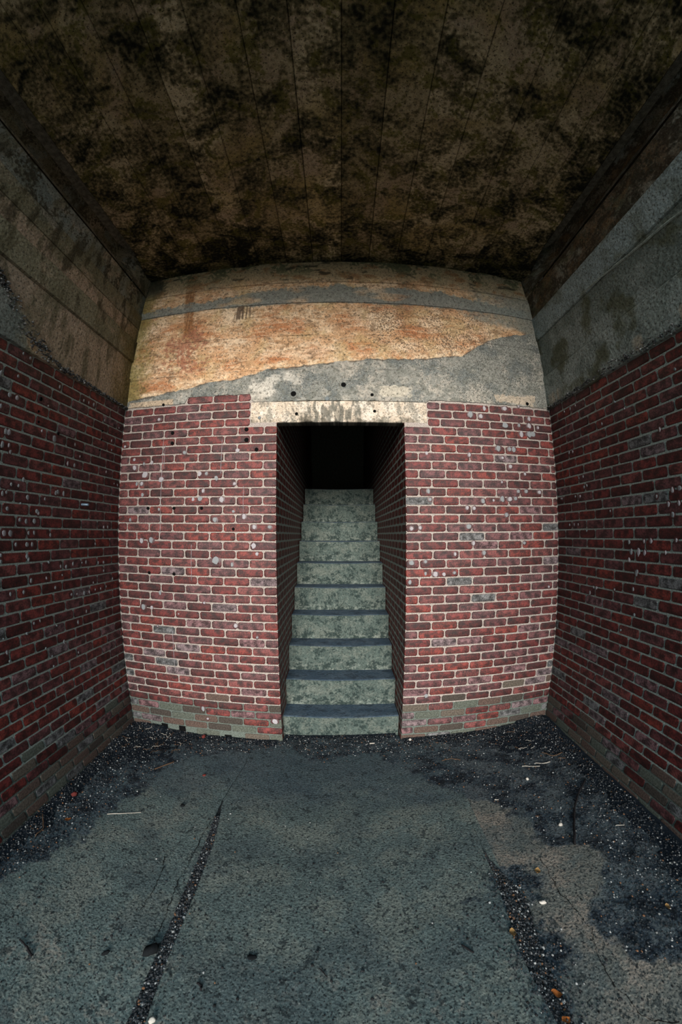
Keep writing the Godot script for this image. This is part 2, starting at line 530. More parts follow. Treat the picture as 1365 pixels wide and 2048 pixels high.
func paint_back(x: float, h: float) -> Color:
	var wob := 0.012 * nf(x, h, 9.0)
	var edge := along(OCHRE, x) + wob
	var n := nm(x, h, 2.4) + 0.5 * nf(x, h, 20.0)
	var grain := nf(x, h, 70.0)
	var hgt := 0.5 + 0.2 * nf(x, h, 24.0) + 0.15 * grain
	var c: Color
	if h < edge:
		c = s(142, 140, 132).lerp(s(172, 164, 152), stp(-0.1, 0.5, n))
		c = c.lerp(s(92, 98, 98), stp(0.0, 0.45, nm(x + 7.0, h, 3.0) + 0.6 * grain) * 0.7)
		c = c.lerp(s(112, 112, 104), stp(0.1, 0.4, nm(x, h * 1.3, 9.0)) * 0.6)
		c = c.lerp(s(186, 178, 164), stp(0.35, 0.6, nm(x - 5.0, h * 1.6, 3.4)) * 0.6)
		# bare gritty patch on the right, pits in it
		var g := stp(0.7, 1.1, x + 0.2 * n) * stp(0.1, 0.35, grain + 0.3 * nf(x, h, 36.0))
		c = c.lerp(s(92, 92, 86), g * 0.7)
		# lime and pale mortar smears over the bricks beside the lintel
		c = c.lerp(s(214, 205, 192), stp(0.12, 0.4, nm(x * 1.4, h * 2.5, 2.2)) * stp(-0.2, -0.45, x) * stp(-1.5, -1.0, x) * 0.75)
		c = c.lerp(s(205, 178, 150), stp(0.075, 0.05, absf(h - 2.765 - 0.008 * n) ) * stp(0.23, 0.2, absf(x + 1.6) + 0.05 * n) * 0.8 * stp(0.03, 0.02, absf(h - 2.762)))
		c = c.lerp(s(206, 184, 160), stp(0.2, 0.16, absf(x - 1.45) + 0.1 * n) * stp(0.05, 0.035, absf(h - 2.79) + 0.03 * n) * 0.7)
		c = c.lerp(s(208, 196, 176), stp(0.15, 0.1, absf(x - 0.43) + 0.1 * n) * stp(0.055, 0.04, absf(h - 2.80) + 0.03 * n) * 0.7)
		hgt -= 0.12
	else:
		c = s(212, 168, 128).lerp(s(224, 192, 158), stp(-0.15, 0.5, n))
		c = c.lerp(s(170, 132, 98), stp(0.05, 0.4, nm(x, h * 1.8, 9.0) + 0.5 * grain) * 0.55)
		c = c.lerp(s(232, 208, 176), stp(0.05, 0.035, h - edge) * stp(-0.2, 0.3, n) * 0.6)
		c = c.lerp(s(178, 112, 74), stp(-0.02, 0.4, nm(x * 0.6 + 3.0, h * 1.3, 3.2) + 0.35 * grain + 0.12 * stp(0.8, 0.2, absf(x - 0.6))) * 0.75 * stp(4.0, 3.5, h))
		c = c.lerp(s(238, 212, 182), stp(0.08, 0.35, nm(x * 0.5 - 6.0, h * 1.6, 2.6) + 0.3 * grain) * 0.6)
		c = c.lerp(s(120, 96, 74), stp(0.22, 0.45, nm(x - 2.0, h * 1.4, 6.0) + 0.4 * nf(x, h, 30.0)) * 0.6)
		c = c.lerp(s(176, 138, 104), stp(0.1, 0.4, nf(x * 0.22, h, 34.0) + 0.4 * nm(x * 0.5, h, 5.0)) * 0.55)
		c = c.lerp(s(236, 206, 172), stp(0.15, 0.45, nf(x * 0.25 + 5.0, h, 26.0)) * 0.45)
		# rough, freckled stretch right of the middle
		var fr := stp(0.75, 0.3, absf(x - 0.75)) * stp(0.3, 0.12, absf(h - 3.38))
		c = c.lerp(s(96, 76, 60), fr * stp(0.12, 0.4, nf(x, h, 55.0) + 0.3 * n) * 0.75)
		c = c.lerp(s(186, 160, 108), stp(0.12, 0.45, nm(x - 9.0, h + 4.0, 3.2) + 0.3 * grain) * 0.35)
		# green-yellow damp at the left edge
		c = c.lerp(s(122, 112, 62), stp(-1.60, -1.84, x + 0.15 * n) * 0.7)
		# rust runs
		c = c.lerp(s(140, 96, 62), stp(0.06, 0.03, absf(x + 1.34 + 0.10 * (h - 3.6) + 0.02 * n)) * stp(3.3, 3.4, h) * (0.65 + 0.3 * stp(-0.2, 0.2, nf(x, h * 0.1, 40.0))))
		c = c.lerp(s(126, 86, 62), stp(0.09, 0.04, absf(x - 0.55 + 0.04 * n)) * stp(3.4, 3.65, h) * 0.4)
		c = c.lerp(s(158, 104, 82), stp(0.16, 0.06, absf(x + 1.36) + 0.22 * n) * stp(0.22, 0.08, absf(h - 3.18) + 0.2 * n) * 0.75)
		# grey band of bare cement under the top
		var band := stp(3.615, 3.635, h + 0.015 * n) * stp(3.83 + 0.05 * n, 3.80 + 0.05 * n, h + 0.10 * stp(0.3, 1.7, absf(x - 0.1)))
		band *= 1.0 - 0.6 * stp(0.15, 0.5, nb(x, h * 3.0, 1.6))
		c = c.lerp(s(122, 126, 122), band * 0.85)
		var corner := stp(0.9, 1.6, x + 0.25 * n) * stp(3.40 + 0.18 * (1.8 - x), 3.46 + 0.18 * (1.8 - x), h + 0.02 * n)
		c = c.lerp(s(124, 128, 122), corner * 0.8)
		# brown and mossy film at the top
		var top := stp(3.83, 3.93, h + 0.05 * n)
		c = c.lerp(s(158, 138, 108), top * 0.8)
		c = c.lerp(s(140, 96, 62), top * stp(0.05, 0.4, nm(x * 1.5, h * 3.0, 2.6)) * 0.6)
		c = c.lerp(s(92, 92, 66), stp(3.9, 4.05, h) * stp(0.0, 0.3, n + 0.25 * nb(x, h, 2.0)) * 0.85)
		c = c.lerp(s(40, 42, 34), stp(-1.66, -1.76, x + 0.1 * n) * stp(3.8, 4.0, h) * 0.8)  # darker towards the upper left corner
		c = c.lerp(s(56, 52, 40), stp(0.3, 0.5, nm(x * 0.7, h * 2.2, 4.0)) * top * 0.7)
		# dark tool smear
		c = c.lerp(s(86, 70, 58), stp(0.09, 0.075, absf(x + 0.82 - 0.1 * (h - 3.56))) * stp(0.075, 0.06, absf(h - 3.56)) * stp(-0.1, 0.15, nf(x, h * 0.05, 45.0)) * 0.75)
		hgt += 0.12 - fr * 0.3 * stp(0.12, 0.4, nf(x, h, 55.0))
	# thin dark rim where the ochre skin ends
	c = c.lerp(s(84, 70, 58), stp(0.010, 0.002, absf(h - edge + 0.004)) * 0.55 * stp(-0.3, 0.2, nf(x, 1.0, 6.0)))
	c = c.lerp(s(58, 54, 48), stp(0.36, 0.5, nf(x, h, 42.0)) * 0.5)          # pits
	c.a = clampf(hgt, 0.0, 1.0)
	return c


func paint_side(a: float, h: float, sd: int) -> Color:
	var k := strip_of(SIDE_H_LEFT if sd < 0 else SIDE_H_RIGHT, h) + (0 if sd < 0 else 20)
	var n := nm(a + sd * 13.0, h, 2.2) + 0.4 * nf(a, h, 22.0)
	var c: Color
	if sd < 0:
		c = [s(176, 156, 132), s(188, 168, 146), s(148, 142, 118), s(186, 164, 142), s(146, 138, 116), s(142, 146, 138), s(128, 118, 98)][k]
		c = c.lerp(s(98, 92, 70), stp(0.05, 0.4, nm(a * 2.4, h * 0.7, 3.0) + 0.2 * nf(a, h * 0.2, 40.0)) * 0.6)
		c = c.lerp(s(122, 118, 94), stp(0.0, 0.45, nb(a, h * 1.5, 1.2)) * 0.6)
		c = c.lerp(s(192, 170, 146), stp(0.05, 0.5, nm(a - 4.0, h * 1.7, 2.0)) * 0.6)
		c = c.lerp(s(104, 88, 44), stp(0.42, 0.12, a + 0.2 * n) * stp(4.1, 3.2, h + 0.3 * n) * 0.6)    # ochre damp in the corner
		c = c.lerp(s(206, 172, 134), stp(1.0, 0.85, Vector2((a - 1.40) / 0.075, (h - 2.785 - 0.3 * (a - 1.4)) / 0.034).length() + 0.3 * n) * 0.85)
		c = c.lerp(s(128, 140, 140), stp(1.42, 1.6, a + 0.1 * n) * stp(3.0, 2.9, h - 0.5 * (a - 1.6)) * 0.7)
		c = c.lerp(s(112, 124, 124), stp(0.1, 0.35, nb(a * 1.2, h * 2.0, 1.6)) * stp(3.45, 3.75, h) * 0.5)
		c = c.lerp(s(54, 50, 36), stp(0.18, 0.5, nm(a * 2.2, h * 0.9, 2.4)) * stp(2.9, 3.5, h) * 0.6)
	else:
		c = [s(150, 158, 151), s(126, 134, 127), s(160, 172, 171), s(120, 102, 82), s(116, 108, 94)][k - 20]
		c = c.lerp(s(96, 104, 98), stp(0.0, 0.4, nm(a, h, 5.0) + 0.5 * nf(a, h, 40.0)) * 0.5)
		c = c.lerp(s(172, 178, 172), stp(0.05, 0.4, nb(a, h * 1.4, 1.5)) * 0.55)
		c = c.lerp(s(84, 84, 62), stp(0.05, 0.45, nm(a * 1.3, h * 1.6, 1.7)) * 0.7)
		c = c.lerp(s(160, 174, 176), stp(3.40, 3.46, h + 0.02 * n) * stp(3.66, 3.60, h + 0.03 * n) * 0.6)
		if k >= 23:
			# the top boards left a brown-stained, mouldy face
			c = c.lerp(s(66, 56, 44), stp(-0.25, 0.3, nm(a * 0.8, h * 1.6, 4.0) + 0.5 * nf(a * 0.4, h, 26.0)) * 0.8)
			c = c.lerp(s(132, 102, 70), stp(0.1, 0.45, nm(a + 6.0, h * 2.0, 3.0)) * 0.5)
		c = c.lerp(s(200, 182, 160), stp(0.06, 0.03, absf(h - 2.80 - 0.03 * n)) * stp(0.15, 0.4, nm(a * 1.5, 3.0, 2.0)) * 0.7)
	# darker noise patches, on the top boards only
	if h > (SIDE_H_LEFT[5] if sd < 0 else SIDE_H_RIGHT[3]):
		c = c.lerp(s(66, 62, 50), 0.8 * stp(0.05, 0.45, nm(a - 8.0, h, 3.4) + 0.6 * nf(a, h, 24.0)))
	c = c.lerp(s(62, 60, 52), stp(0.34, 0.48, nf(a, h, 46.0)) * 0.6)
	c = c.lerp(s(168, 160, 146), stp(0.42, 0.55, nf(a + 5.0, h, 52.0)) * 0.4)
	c.a = clampf(0.5 + 0.25 * nf(a, h, 26.0) + 0.2 * nf(a * 0.3, h, 60.0), 0.0, 1.0)
	return c


# how much of the floor at (x, w) is under dark silt, 0..1
func silt(x: float, w: float) -> float:
	var n := 0.11 * nm(x, w, 3.0) + 0.05 * nf(x, w, 14.0)
	var l := along(SILT_LEFT, w) - x
	var b := along(SILT_BACK, x) - w
	var r := x - along(SILT_RIGHT, w)
	var d := maxf(maxf(l, b), r) + n
	var g := 0.12 - Vector2(x - 0.80, (w - 1.93) * 0.8).length()
	var ch := 0.075 - absf(x - 0.80 - 0.1 * n) - 0.2 * stp(1.75, 1.6, w) - 0.2 * stp(2.7, 2.9, w)
	d = maxf(d, maxf(g, ch) + 1.3 * n)
	return stp(-0.03, 0.06, d)


func paint_floor(x: float, w: float) -> Color:
	var n := nm(x, w, 3.0) + 0.4 * nf(x, w, 24.0)
	var fine := nf(x, w, 48.0)
	var c := s(108, 121, 118).lerp(s(129, 135, 127), stp(-0.3, 0.5, n))
	if x < -0.74:
		c = s(110, 124, 121).lerp(s(132, 137, 129), stp(-0.3, 0.5, n))
	if x > 0.80:
		c = s(122, 122, 115).lerp(s(154, 142, 130), stp(-0.35, 0.35, n))
	c = c.lerp(s(160, 146, 134), stp(0.22, 0.5, nm(x - 3.0, w + 1.0, 5.0) + 0.5 * nf(x, w, 30.0)) * stp(1.95, 2.3, w) * 0.5)
	c = c.lerp(s(86, 98, 100), stp(0.0, 0.4, nm(x, w, 1.7) + 0.2 * nf(x, w, 20.0)) * 0.55)
	# silt: a thin smeared film, thicker in ragged patches
	var d := silt(x, w)
	var back := stp(1.15, 0.55, w + 0.35 * nm(x, w, 2.1))
	c = c.lerp(s(70, 86, 98), maxf(d * 0.75, back * 0.7) * (0.8 + 0.2 * n))
	var t := nm(x + 2.0, w, 4.0) + 0.5 * nm(x, w, 11.0) + 0.5 * nf(x, w, 34.0)
	c = c.lerp(s(42, 53, 64), d * stp(-0.35, 0.25, t) * 0.8)
	c = c.lerp(s(24, 28, 34), d * stp(0.15, 0.55, t) * 0.85)
	c = c.lerp(s(112, 120, 122), d * stp(0.12, 0.4, nm(x * 0.8 - 8.0, w * 2.2, 3.0)) * 0.4)
	# dark clods of soil trodden into the slabs, pores and bright grains
	c = c.lerp(s(40, 46, 48), stp(0.38, 0.48, nm(x, w, 10.0) + 0.35 * fine) * 0.55)
	c = c.lerp(s(30, 33, 35), stp(0.36, 0.48, nf(x + 3.0, w, 60.0)) * 0.75)
	c = c.lerp(s(66, 74, 76), stp(0.15, 0.4, fine) * 0.4)
	c = c.lerp(s(178, 178, 170), stp(0.46, 0.58, nf(x - 7.0, w, 75.0)) * 0.5)
	c.a = clampf(0.5 + 0.2 * nf(x, w, 70.0) + 0.25 * fine, 0.0, 1.0)
	return c


func paint_step(u: float, v: float) -> Color:
	# u along the step, v: 0..0.24 riser, above 0.24 tread; four different steps one above the other
	var kk := floorf(v / 0.6)
	var vv := v - kk * 0.6
	var n := nm(u + kk * 7.3, vv, 5.0) + 0.4 * nf(u, v, 30.0)
	var c: Color
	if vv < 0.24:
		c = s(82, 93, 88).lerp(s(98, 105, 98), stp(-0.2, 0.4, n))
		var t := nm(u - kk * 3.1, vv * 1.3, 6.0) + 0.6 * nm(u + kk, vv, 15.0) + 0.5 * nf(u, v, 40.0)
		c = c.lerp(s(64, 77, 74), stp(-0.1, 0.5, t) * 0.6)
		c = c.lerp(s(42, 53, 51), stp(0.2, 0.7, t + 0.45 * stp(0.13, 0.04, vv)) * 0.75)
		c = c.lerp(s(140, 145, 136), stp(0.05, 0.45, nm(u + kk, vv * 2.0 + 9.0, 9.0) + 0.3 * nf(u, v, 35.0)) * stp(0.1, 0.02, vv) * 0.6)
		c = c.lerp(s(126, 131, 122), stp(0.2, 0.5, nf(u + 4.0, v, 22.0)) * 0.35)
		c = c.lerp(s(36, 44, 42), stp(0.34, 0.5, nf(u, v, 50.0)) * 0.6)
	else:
		c = s(84, 102, 118).lerp(s(98, 114, 128), stp(-0.3, 0.4, n))  # tread blue has the sky's reflection painted in
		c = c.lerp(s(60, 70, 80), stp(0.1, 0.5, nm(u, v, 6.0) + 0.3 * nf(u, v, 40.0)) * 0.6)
	c.a = clampf(0.5 + 0.3 * nf(u, v, 40.0), 0.0, 1.0)
	return c


func paint_lintel(x: float, h: float) -> Color:
	var n := nm(x, h, 5.0) + 0.4 * nf(x, h, 30.0)
	var c := s(206, 188, 168).lerp(s(222, 208, 192), stp(-0.2, 0.4, n))
	c = c.lerp(s(138, 132, 120), stp(0.0, 0.4, nm(x * 1.4, h * 0.8, 6.0) + 0.4 * nf(x, h, 45.0)) * 0.7)
	c = c.lerp(s(98, 96, 88), stp(0.32, 0.18, absf(x + 0.03) + 0.2 * n) * stp(-0.1, 0.25, nf(x, h * 0.3, 20.0)) * 0.7)
	c = c.lerp(s(92, 86, 76), stp(2.59, 2.555, h + 0.05 * n) * stp(-0.1, 0.3, nm(x, 4.0, 6.0)) * 0.7)
	c = c.lerp(s(60, 58, 52), stp(0.36, 0.5, nf(x, h, 55.0)) * 0.55)
	c.a = clampf(0.5 + 0.3 * nf(x, h, 40.0), 0.0, 1.0)
	return c


func make_materials():
	M.grit = tone_texture(512, 91, 0.78, 1.0, 0.03, 0.2, 0.01, 0.02)
	var face := tone_texture(512, 101, 0.42, 1.0, 0.0065, 0.035, 0.006, 0.006, 2.4)
	var rough := tone_texture(512, 111, 0.6, 1.0, 0.03, 0.22, 0.02, 0.05)
	var reds := [s(113, 47, 43), s(103, 39, 36), s(90, 34, 32), s(113, 57, 54), s(102, 61, 62), s(119, 47, 39), s(80, 30, 28), s(95, 49, 50)]
	M.brick = []
	for i in reds.size():
		var m := tri_material("brick_%d" % i, reds[i], face, 0.24, 0.08, 0.62, 0.4)
		m.uv1_offset = Vector3(i * 0.137, i * 0.291, i * 0.411)
		M.brick.append(m)
	M.brick_grey = []
	for c in [s(122, 104, 106), s(114, 112, 112), s(122, 90, 92)]:
		M.brick_grey.append(tri_material("brick_burnt_grey", c, face, 0.2, 0.12, 0.7, 0.3))
	M.brick_dirty = []
	for c in [s(110, 100, 90), s(106, 88, 80), s(104, 108, 98), s(84, 76, 70)]:
		M.brick_dirty.append(tri_material("brick_grimy", c, rough, 0.2, 0.15, 0.9, 0.2))
	M.mortar = tri_material("mortar", s(196, 183, 174), rough, 0.16, 0.25, 0.95, 0.2)
	M.mortar_side = tri_material("mortar_grey", s(184, 194, 184), rough, 0.16, 0.25, 0.95, 0.2)
	M.mortar_low = tri_material("mortar_grimy", s(120, 128, 120), rough, 0.16, 0.25, 0.95, 0.2)
	M.lime = tri_material("lime_spot", s(196, 188, 192), rough, 0.06, 0.1, 0.8, 0.3)
	M.lime_dull = tri_material("lime_spot_dull", s(164, 166, 168), rough, 0.06, 0.1, 0.8, 0.3)
	M.glaze = plain("fired_ring", s(58, 20, 22), 0.5, 0.5)
	M.crack_shade = tri_material("crack_shade_dark", s(22, 23, 24), rough, 0.05, 0.1, 0.8, 0.3)
	M.iron_pale = tri_material("pale_iron", s(120, 128, 130), rough, 0.05, 0.1, 0.6, 0.5)
	M.black = plain("hole_black", s(16, 16, 16), 0.95, 0.1)  # black colour standing in for shade inside sleeves and weep holes
	M.bare = tri_material("bare_concrete", s(150, 142, 126), rough, 0.5, 0.3, 0.95, 0.2)
	M.soil = tri_material("soil", s(44, 53, 63), rough, 0.1, 0.6, 0.95, 0.2)
	M.bed = tri_material("channel_bed", s(66, 70, 72), rough, 0.1, 0.4, 0.95, 0.2)
	M.stone = tri_material("pebble", s(255, 255, 255), rough, 0.05, 0.0, 0.8, 0.4)
	M.stone.vertex_color_use_as_albedo = true
	M.earth = tri_material("yard_ground", s(170, 170, 156), rough, 1.5, 0.5, 0.95, 0.2)
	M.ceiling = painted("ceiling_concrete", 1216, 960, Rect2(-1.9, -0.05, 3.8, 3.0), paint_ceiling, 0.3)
	M.back = painted("back_concrete", 1280, 512, Rect2(-1.92, 2.66, 3.84, 1.536), paint_back, 0.35)
	M.side_l = painted("side_concrete_left", 820, 490, Rect2(-0.05, 2.66, 2.85, 1.70), paint_side.bind(-1), 0.3)
	M.side_r = painted("side_concrete_right", 820, 490, Rect2(-0.05, 2.66, 2.85, 1.70), paint_side.bind(1), 0.3)
	M.floor = painted("floor_concrete", 1480, 1200, Rect2(-1.9, -0.1, 3.8, 3.08), paint_floor, 0.22)
	M.lintel = painted("lintel_concrete", 640, 96, Rect2(-0.72, 2.53, 1.44, 0.216), paint_lintel, 0.4)
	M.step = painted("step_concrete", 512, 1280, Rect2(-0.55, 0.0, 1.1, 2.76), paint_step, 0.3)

# ------------------------------------------------------------------ outside and the shell's mass

func block(mb: MB, a: Vector3, b: Vector3):
	var p := []
	for k in 8:
		p.append(Vector3(b.x if k & 1 else a.x, b.y if k & 2 else a.y, b.z if k & 4 else a.z))
	for q in [[4, 5, 7, 6], [1, 0, 2, 3], [5, 1, 3, 7], [0, 4, 6, 2], [6, 7, 3, 2], [0, 1, 5, 4]]:
		mb.quad(mb.pt(p[q[0]]), mb.pt(p[q[1]]), mb.pt(p[q[2]]), mb.pt(p[q[3]]))


func build_outside():
	var mb := MB.new()
	block(mb, Vector3(-30, -0.6, 3.0), Vector3(30, 0.08, 45))
	var g := put(self, "ground", mb.mesh(M.earth))
	tag(g, "open ground in front of the bunker mouth", "ground", "structure")
	mb = MB.new()
	block(mb, Vector3(-3.4, -0.6, -6.8), Vector3(-1.85, 4.9, 5.0))
	block(mb, Vector3(1.85, -0.6, -6.8), Vector3(3.4, 4.9, 5.0))
	block(mb, Vector3(-3.4, 3.95, -6.8), Vector3(3.4, 5.2, 3.05))
	block(mb, Vector3(-3.4, -0.6, -7.6), Vector3(3.4, 5.2, -6.8))
	block(mb, Vector3(-1.85, -0.8, -6.8), Vector3(1.85, -0.3, 4.0))
	var e := put(self, "wall_outer", mb.mesh(M.bare))
	tag(e, "thick outer concrete mass of the bunker around the room", "wall", "structure")


# ------------------------------------------------------------------ floor

func build_floor():
	var f := node("floor", "worn grey concrete floor with two gravel-filled channels and dark silt along the walls", "floor", "structure")
	var cuts := [
		[func(_w): return -1.95, func(w): return along(GROOVE_LL, w), "left"],
		[func(w): return along(GROOVE_LR, w), func(w): return along(GROOVE_RL, w), "mid"],
		[func(w): return along(GROOVE_RR, w), func(_w): return 1.95, "right"]]
	for c in cuts:
		var mb := MB.new()
		var lf: Callable = c[0]
		var rf: Callable = c[1]
		var nv := 130
		var nu := 46
		grid(mb, func(u, v):
			var w: float = -0.06 + v * v * 2.1 + v * 4.3
			var x: float = lerpf(lf.call(w), rf.call(w), u)
			if u <= 0.0 or u >= 1.0:
				x += 0.006 * nf(x * 0.0 + 3.0, w, 14.0)
			var e: float = minf(absf(u - 0.0), absf(1.0 - u)) * (rf.call(w) - lf.call(w))
			var h: float = floor_h(x, w) + 0.004 * nm(x, w, 2.2) + 0.0012 * nf(x, w, 20.0) - 0.005 * stp(0.02, 0.0, e)
			return [bow(x, h, w), uv_in(M.floor, x, w)], nu, nv, -1)
		# the slab's sides down into the channels
		for sd in 2:
			var fe: Callable = lf if sd == 0 else rf
			grid(mb, func(u, v):
				var w: float = -0.06 + u * u * 2.1 + u * 4.3
				var x: float = fe.call(w)
				x += 0.006 * nf(3.0, w, 14.0) + (v * 0.004 if sd == 0 else -v * 0.004)
				return [bow(x, floor_h(x, w) - 0.005 - v * 0.05, w), uv_in(M.floor, x, w)], nv, 1, 1 if sd == 0 else -1)
		put(f, "floor_slab", mb.mesh(M.floor))
	# beds of the channels
	for k in 2:
		var mb := MB.new()
		grid(mb, func(u, v):
			var w: float = -0.06 + v * 6.3
			var x: float = lerpf(along(GROOVE_LL if k == 0 else GROOVE_RL, w) - 0.03, along(GROOVE_LR if k == 0 else GROOVE_RR, w) + 0.03, u)
			return [bow(x, floor_h(x, w) - 0.015 + 0.005 * nf(x, w, 18.0), w), Vector2(x, w)], 6, 120, -1)
		put(f, "channel_bed", mb.mesh(M.bed))
	# hairline cracks: thin dark strips laid on the slabs, the gap's shade painted in
	for p in [CRACK_L, CRACK_R, CRACK_F]:
		var mb := MB.new()
		var pts := []
		for i in range(0, p.size(), 2):
			pts.append(Vector2(p[i], p[i + 1]))
		var r0 := []
		for i in pts.size() - 1:
			var a: Vector2 = pts[i]
			var b: Vector2 = pts[i + 1]
			var steps := int(ceil(a.distance_to(b) / 0.02))
			for t in steps:
				r0.append(a.lerp(b, float(t) / steps) + Vector2(nf(a.x + t * 0.31, a.y, 9.0), nf(a.y, t * 0.47, 9.0)) * 0.012)
		for i in r0.size() - 1:
			var a: Vector2 = r0[i]
			var b: Vector2 = r0[i + 1]
			var wd := 0.0004 + 0.0032 * absf(nf(a.x, a.y, 16.0))
			var d := (b - a).normalized().orthogonal() * wd
			var q := []
			for e in [a - d, a + d, b + d, b - d]:
				q.append(mb.pt(bow(e.x, floor_h(e.x, e.y) + 0.0045 + 0.004 * nm(e.x, e.y, 2.2), e.y)))
			mb.quad(q[0], q[1], q[2], q[3])
		put(f, "floor_crack", mb.mesh(M.crack_shade))


# ------------------------------------------------------------------ ceiling

func build_ceiling():
	var c := node("ceiling", "mould-stained board-marked concrete ceiling over the whole room", "ceiling", "structure")
	for k in CEIL_X.size() - 1:
		var x0: float = CEIL_X[k]
		var x1: float = CEIL_X[k + 1]
		var off := (0.004 if k % 2 == 0 else -0.004) + (hash1(k * 3 + 1) - 0.5) * 0.012
		var mb := MB.new()
		grid(mb, func(u, v):
			var uu: Array = [0.0, 0.0, 0.03, 0.35, 0.68, 0.97, 1.0, 1.0]
			var i := int(round(u * 7.0))
			var w: float = -0.06 + v * (ROOF_END + 0.06)
			var xa: float = x0 - 0.06 * stp(0.7, 0.0, w) if k == 0 else x0
			var xb: float = x1 + 0.065 * stp(0.7, 0.0, w) if k == CEIL_X.size() - 2 else x1
			var x: float = lerpf(xa, xb, uu[i])
			var d: float = off + 0.002 * nb(x, w, 1.5)
			if i == 0 or i == 7:
				# next strip's edge; at the walls the slab stops at an added shade slot
				d = -0.24 if (k == 0 and i == 0) or (k == CEIL_X.size() - 2 and i == 7) else -0.02
			elif i == 1:
				x = xa + 0.0025 + 0.002 * absf(nf(float(k), w, 5.0))
			elif i == 6:
				x = xb - 0.0025 - 0.002 * absf(nf(float(k), w, 6.0))
			return [bow(x, ROOF - d, w), uv_in(M.ceiling, x, w)], 7, 60, 1)
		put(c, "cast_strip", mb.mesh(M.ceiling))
	# closes the two added slots, shaped to darken the ceiling's side corners
	for sd in [-1.0, 1.0]:
		var mb := MB.new()
		grid(mb, func(u, v): return [bow(sd * lerpf(1.68, 2.25, u), 4.325, -0.06 + v * (ROOF_END + 0.06)), Vector2(u, v)], 4, 30, 1 if sd > 0.0 else -1)
		put(c, "shade_slot_roof", mb.mesh(M.bare))


# ------------------------------------------------------------------ bricks

# one brick: a0..a1 along the wall, b0..b1 up it; its face stands d proud, edges rounded
func add_brick(mb: MB, on: Callable, a0: float, a1: float, b0: float, b1: float, d: float):
	var cut := minf(0.011, (a1 - a0) * 0.2)
	var rings := []
	for lvl in 3:
		var e: float = [0.0045, 0.0, 0.0][lvl]
		var dd: float = [d, d - 0.005, -0.012][lvl]
		var c := cut if lvl < 2 else cut * 0.8
		var r := []
		var al := a0 + e
		var ar := a1 - e
		var bl := b0 + e
		var br := b1 - e
		for p in [[al + c, bl], [ar - c, bl], [ar, bl + c], [ar, br - c], [ar - c, br], [al + c, br], [al, br - c], [al, bl + c]]:
			var ja := rng.randf_range(-0.0014, 0.0014) if lvl < 2 else 0.0
			var jb := rng.randf_range(-0.0014, 0.0014) if lvl < 2 else 0.0
			r.append(mb.pt(on.call(p[0] + ja, p[1] + jb, dd)))
		rings.append(r)
	mb.fan(rings[0])
	mb.ring(rings[1], rings[0])
	mb.ring(rings[2], rings[1])


func brick(parent: Node, on: Callable, a0: float, a1: float, b0: float, b1: float, mat: Material, flip: bool, d := INF):
	var mb := MB.new()
	var o: Vector3 = on.call((a0 + a1) * 0.5, (b0 + b1) * 0.5, 0.0)
	add_brick(mb, on, a0, a1, b0, b1, rng.randf_range(0.0045, 0.0062) if d == INF else d)
	if flip:
		flip_faces(mb)
	put(parent, "brick", mb.mesh(mat, o), o)


func flip_faces(mb: MB):
	for k in range(0, mb.idx.size(), 3):
		var t := mb.idx[k + 1]
		mb.idx[k + 1] = mb.idx[k + 2]
		mb.idx[k + 2] = t


func pick_brick(h: float, grime: float) -> Material:
	var u := rng.randf()
	if u < grime:
		return M.brick_dirty[rng.randi() % M.brick_dirty.size()]
	if u < grime + 0.03 + 0.13 * stp(1.4, 0.5, h):
		return M.brick_grey[rng.randi() % M.brick_grey.size()]
	return M.brick[rng.randi() % M.brick.size()]


# cuts a course from a0 to a1 into bricks; first is the length of the first brick; returns [start, end] pairs
func course_cuts(a0: float, a1: float, first: float, unit: float, joint: float) -> Array:
	var out := []
	var a := a0
	var l := first
	while a < a1 - 0.012:
		var e := minf(a + l + rng.randf_range(-0.004, 0.004), a1)
		if a1 - e < 0.03:
			e = a1
		out.append([a, e])
		a = e + joint
		l = unit - joint
	return out


func lime_spot(parent: Node, on: Callable, a: float, b: float, r: float, flip: bool, mat: Material):
	var mb := MB.new()
	var n := 9
	var o: Vector3 = on.call(a, b, 0.0)
	var rings := []
	var sx := rng.randf_range(0.75, 1.1)
	var sy := rng.randf_range(0.9, 1.25)
	var ph := rng.randf() * TAU
	var wob := []
	for i in n:
		wob.append(rng.randf_range(0.8, 1.15))
	for lvl in 3:
		var rr: float = r * [1.0, 0.85, 0.4][lvl]
		var dd: float = 0.0062 + [0.0, 0.0022, 0.003][lvl]
		var q := []
		for i in n:
			var t := ph + TAU * i / n
			q.append(mb.pt(on.call(a + cos(t) * rr * sx * wob[i], b + sin(t) * rr * sy * wob[i], dd)))
		rings.append(q)
	var tip := mb.pt(on.call(a, b, 0.0098))
	mb.ring(rings[0], rings[1])
	mb.ring(rings[1], rings[2])
	mb.cone(rings[2], tip)
	if flip:
		flip_faces(mb)
	var am := mb.mesh(mat, o)
	if rng.randf() < 0.7:
		# the dark fired ring that the lime burst out of
		var gb := MB.new()
		var g0 := []
		var g1 := []
		for i in n:
			var t := ph + TAU * i / n
			var ro: float = r * rng.randf_range(1.35, 1.8)
			g0.append(gb.pt(on.call(a + cos(t) * ro * sx, b + clampf(sin(t) * ro * sy, -0.021, 0.021), 0.0060)))
			g1.append(gb.pt(on.call(a + cos(t) * r * sx * 0.9, b + sin(t) * r * sy * 0.9, 0.0072)))
		gb.ring(g0, g1)
		if flip:
			flip_faces(gb)
		gb.mesh(M.glaze, o, false, am)
	put(parent, "lime_spot", am, o)


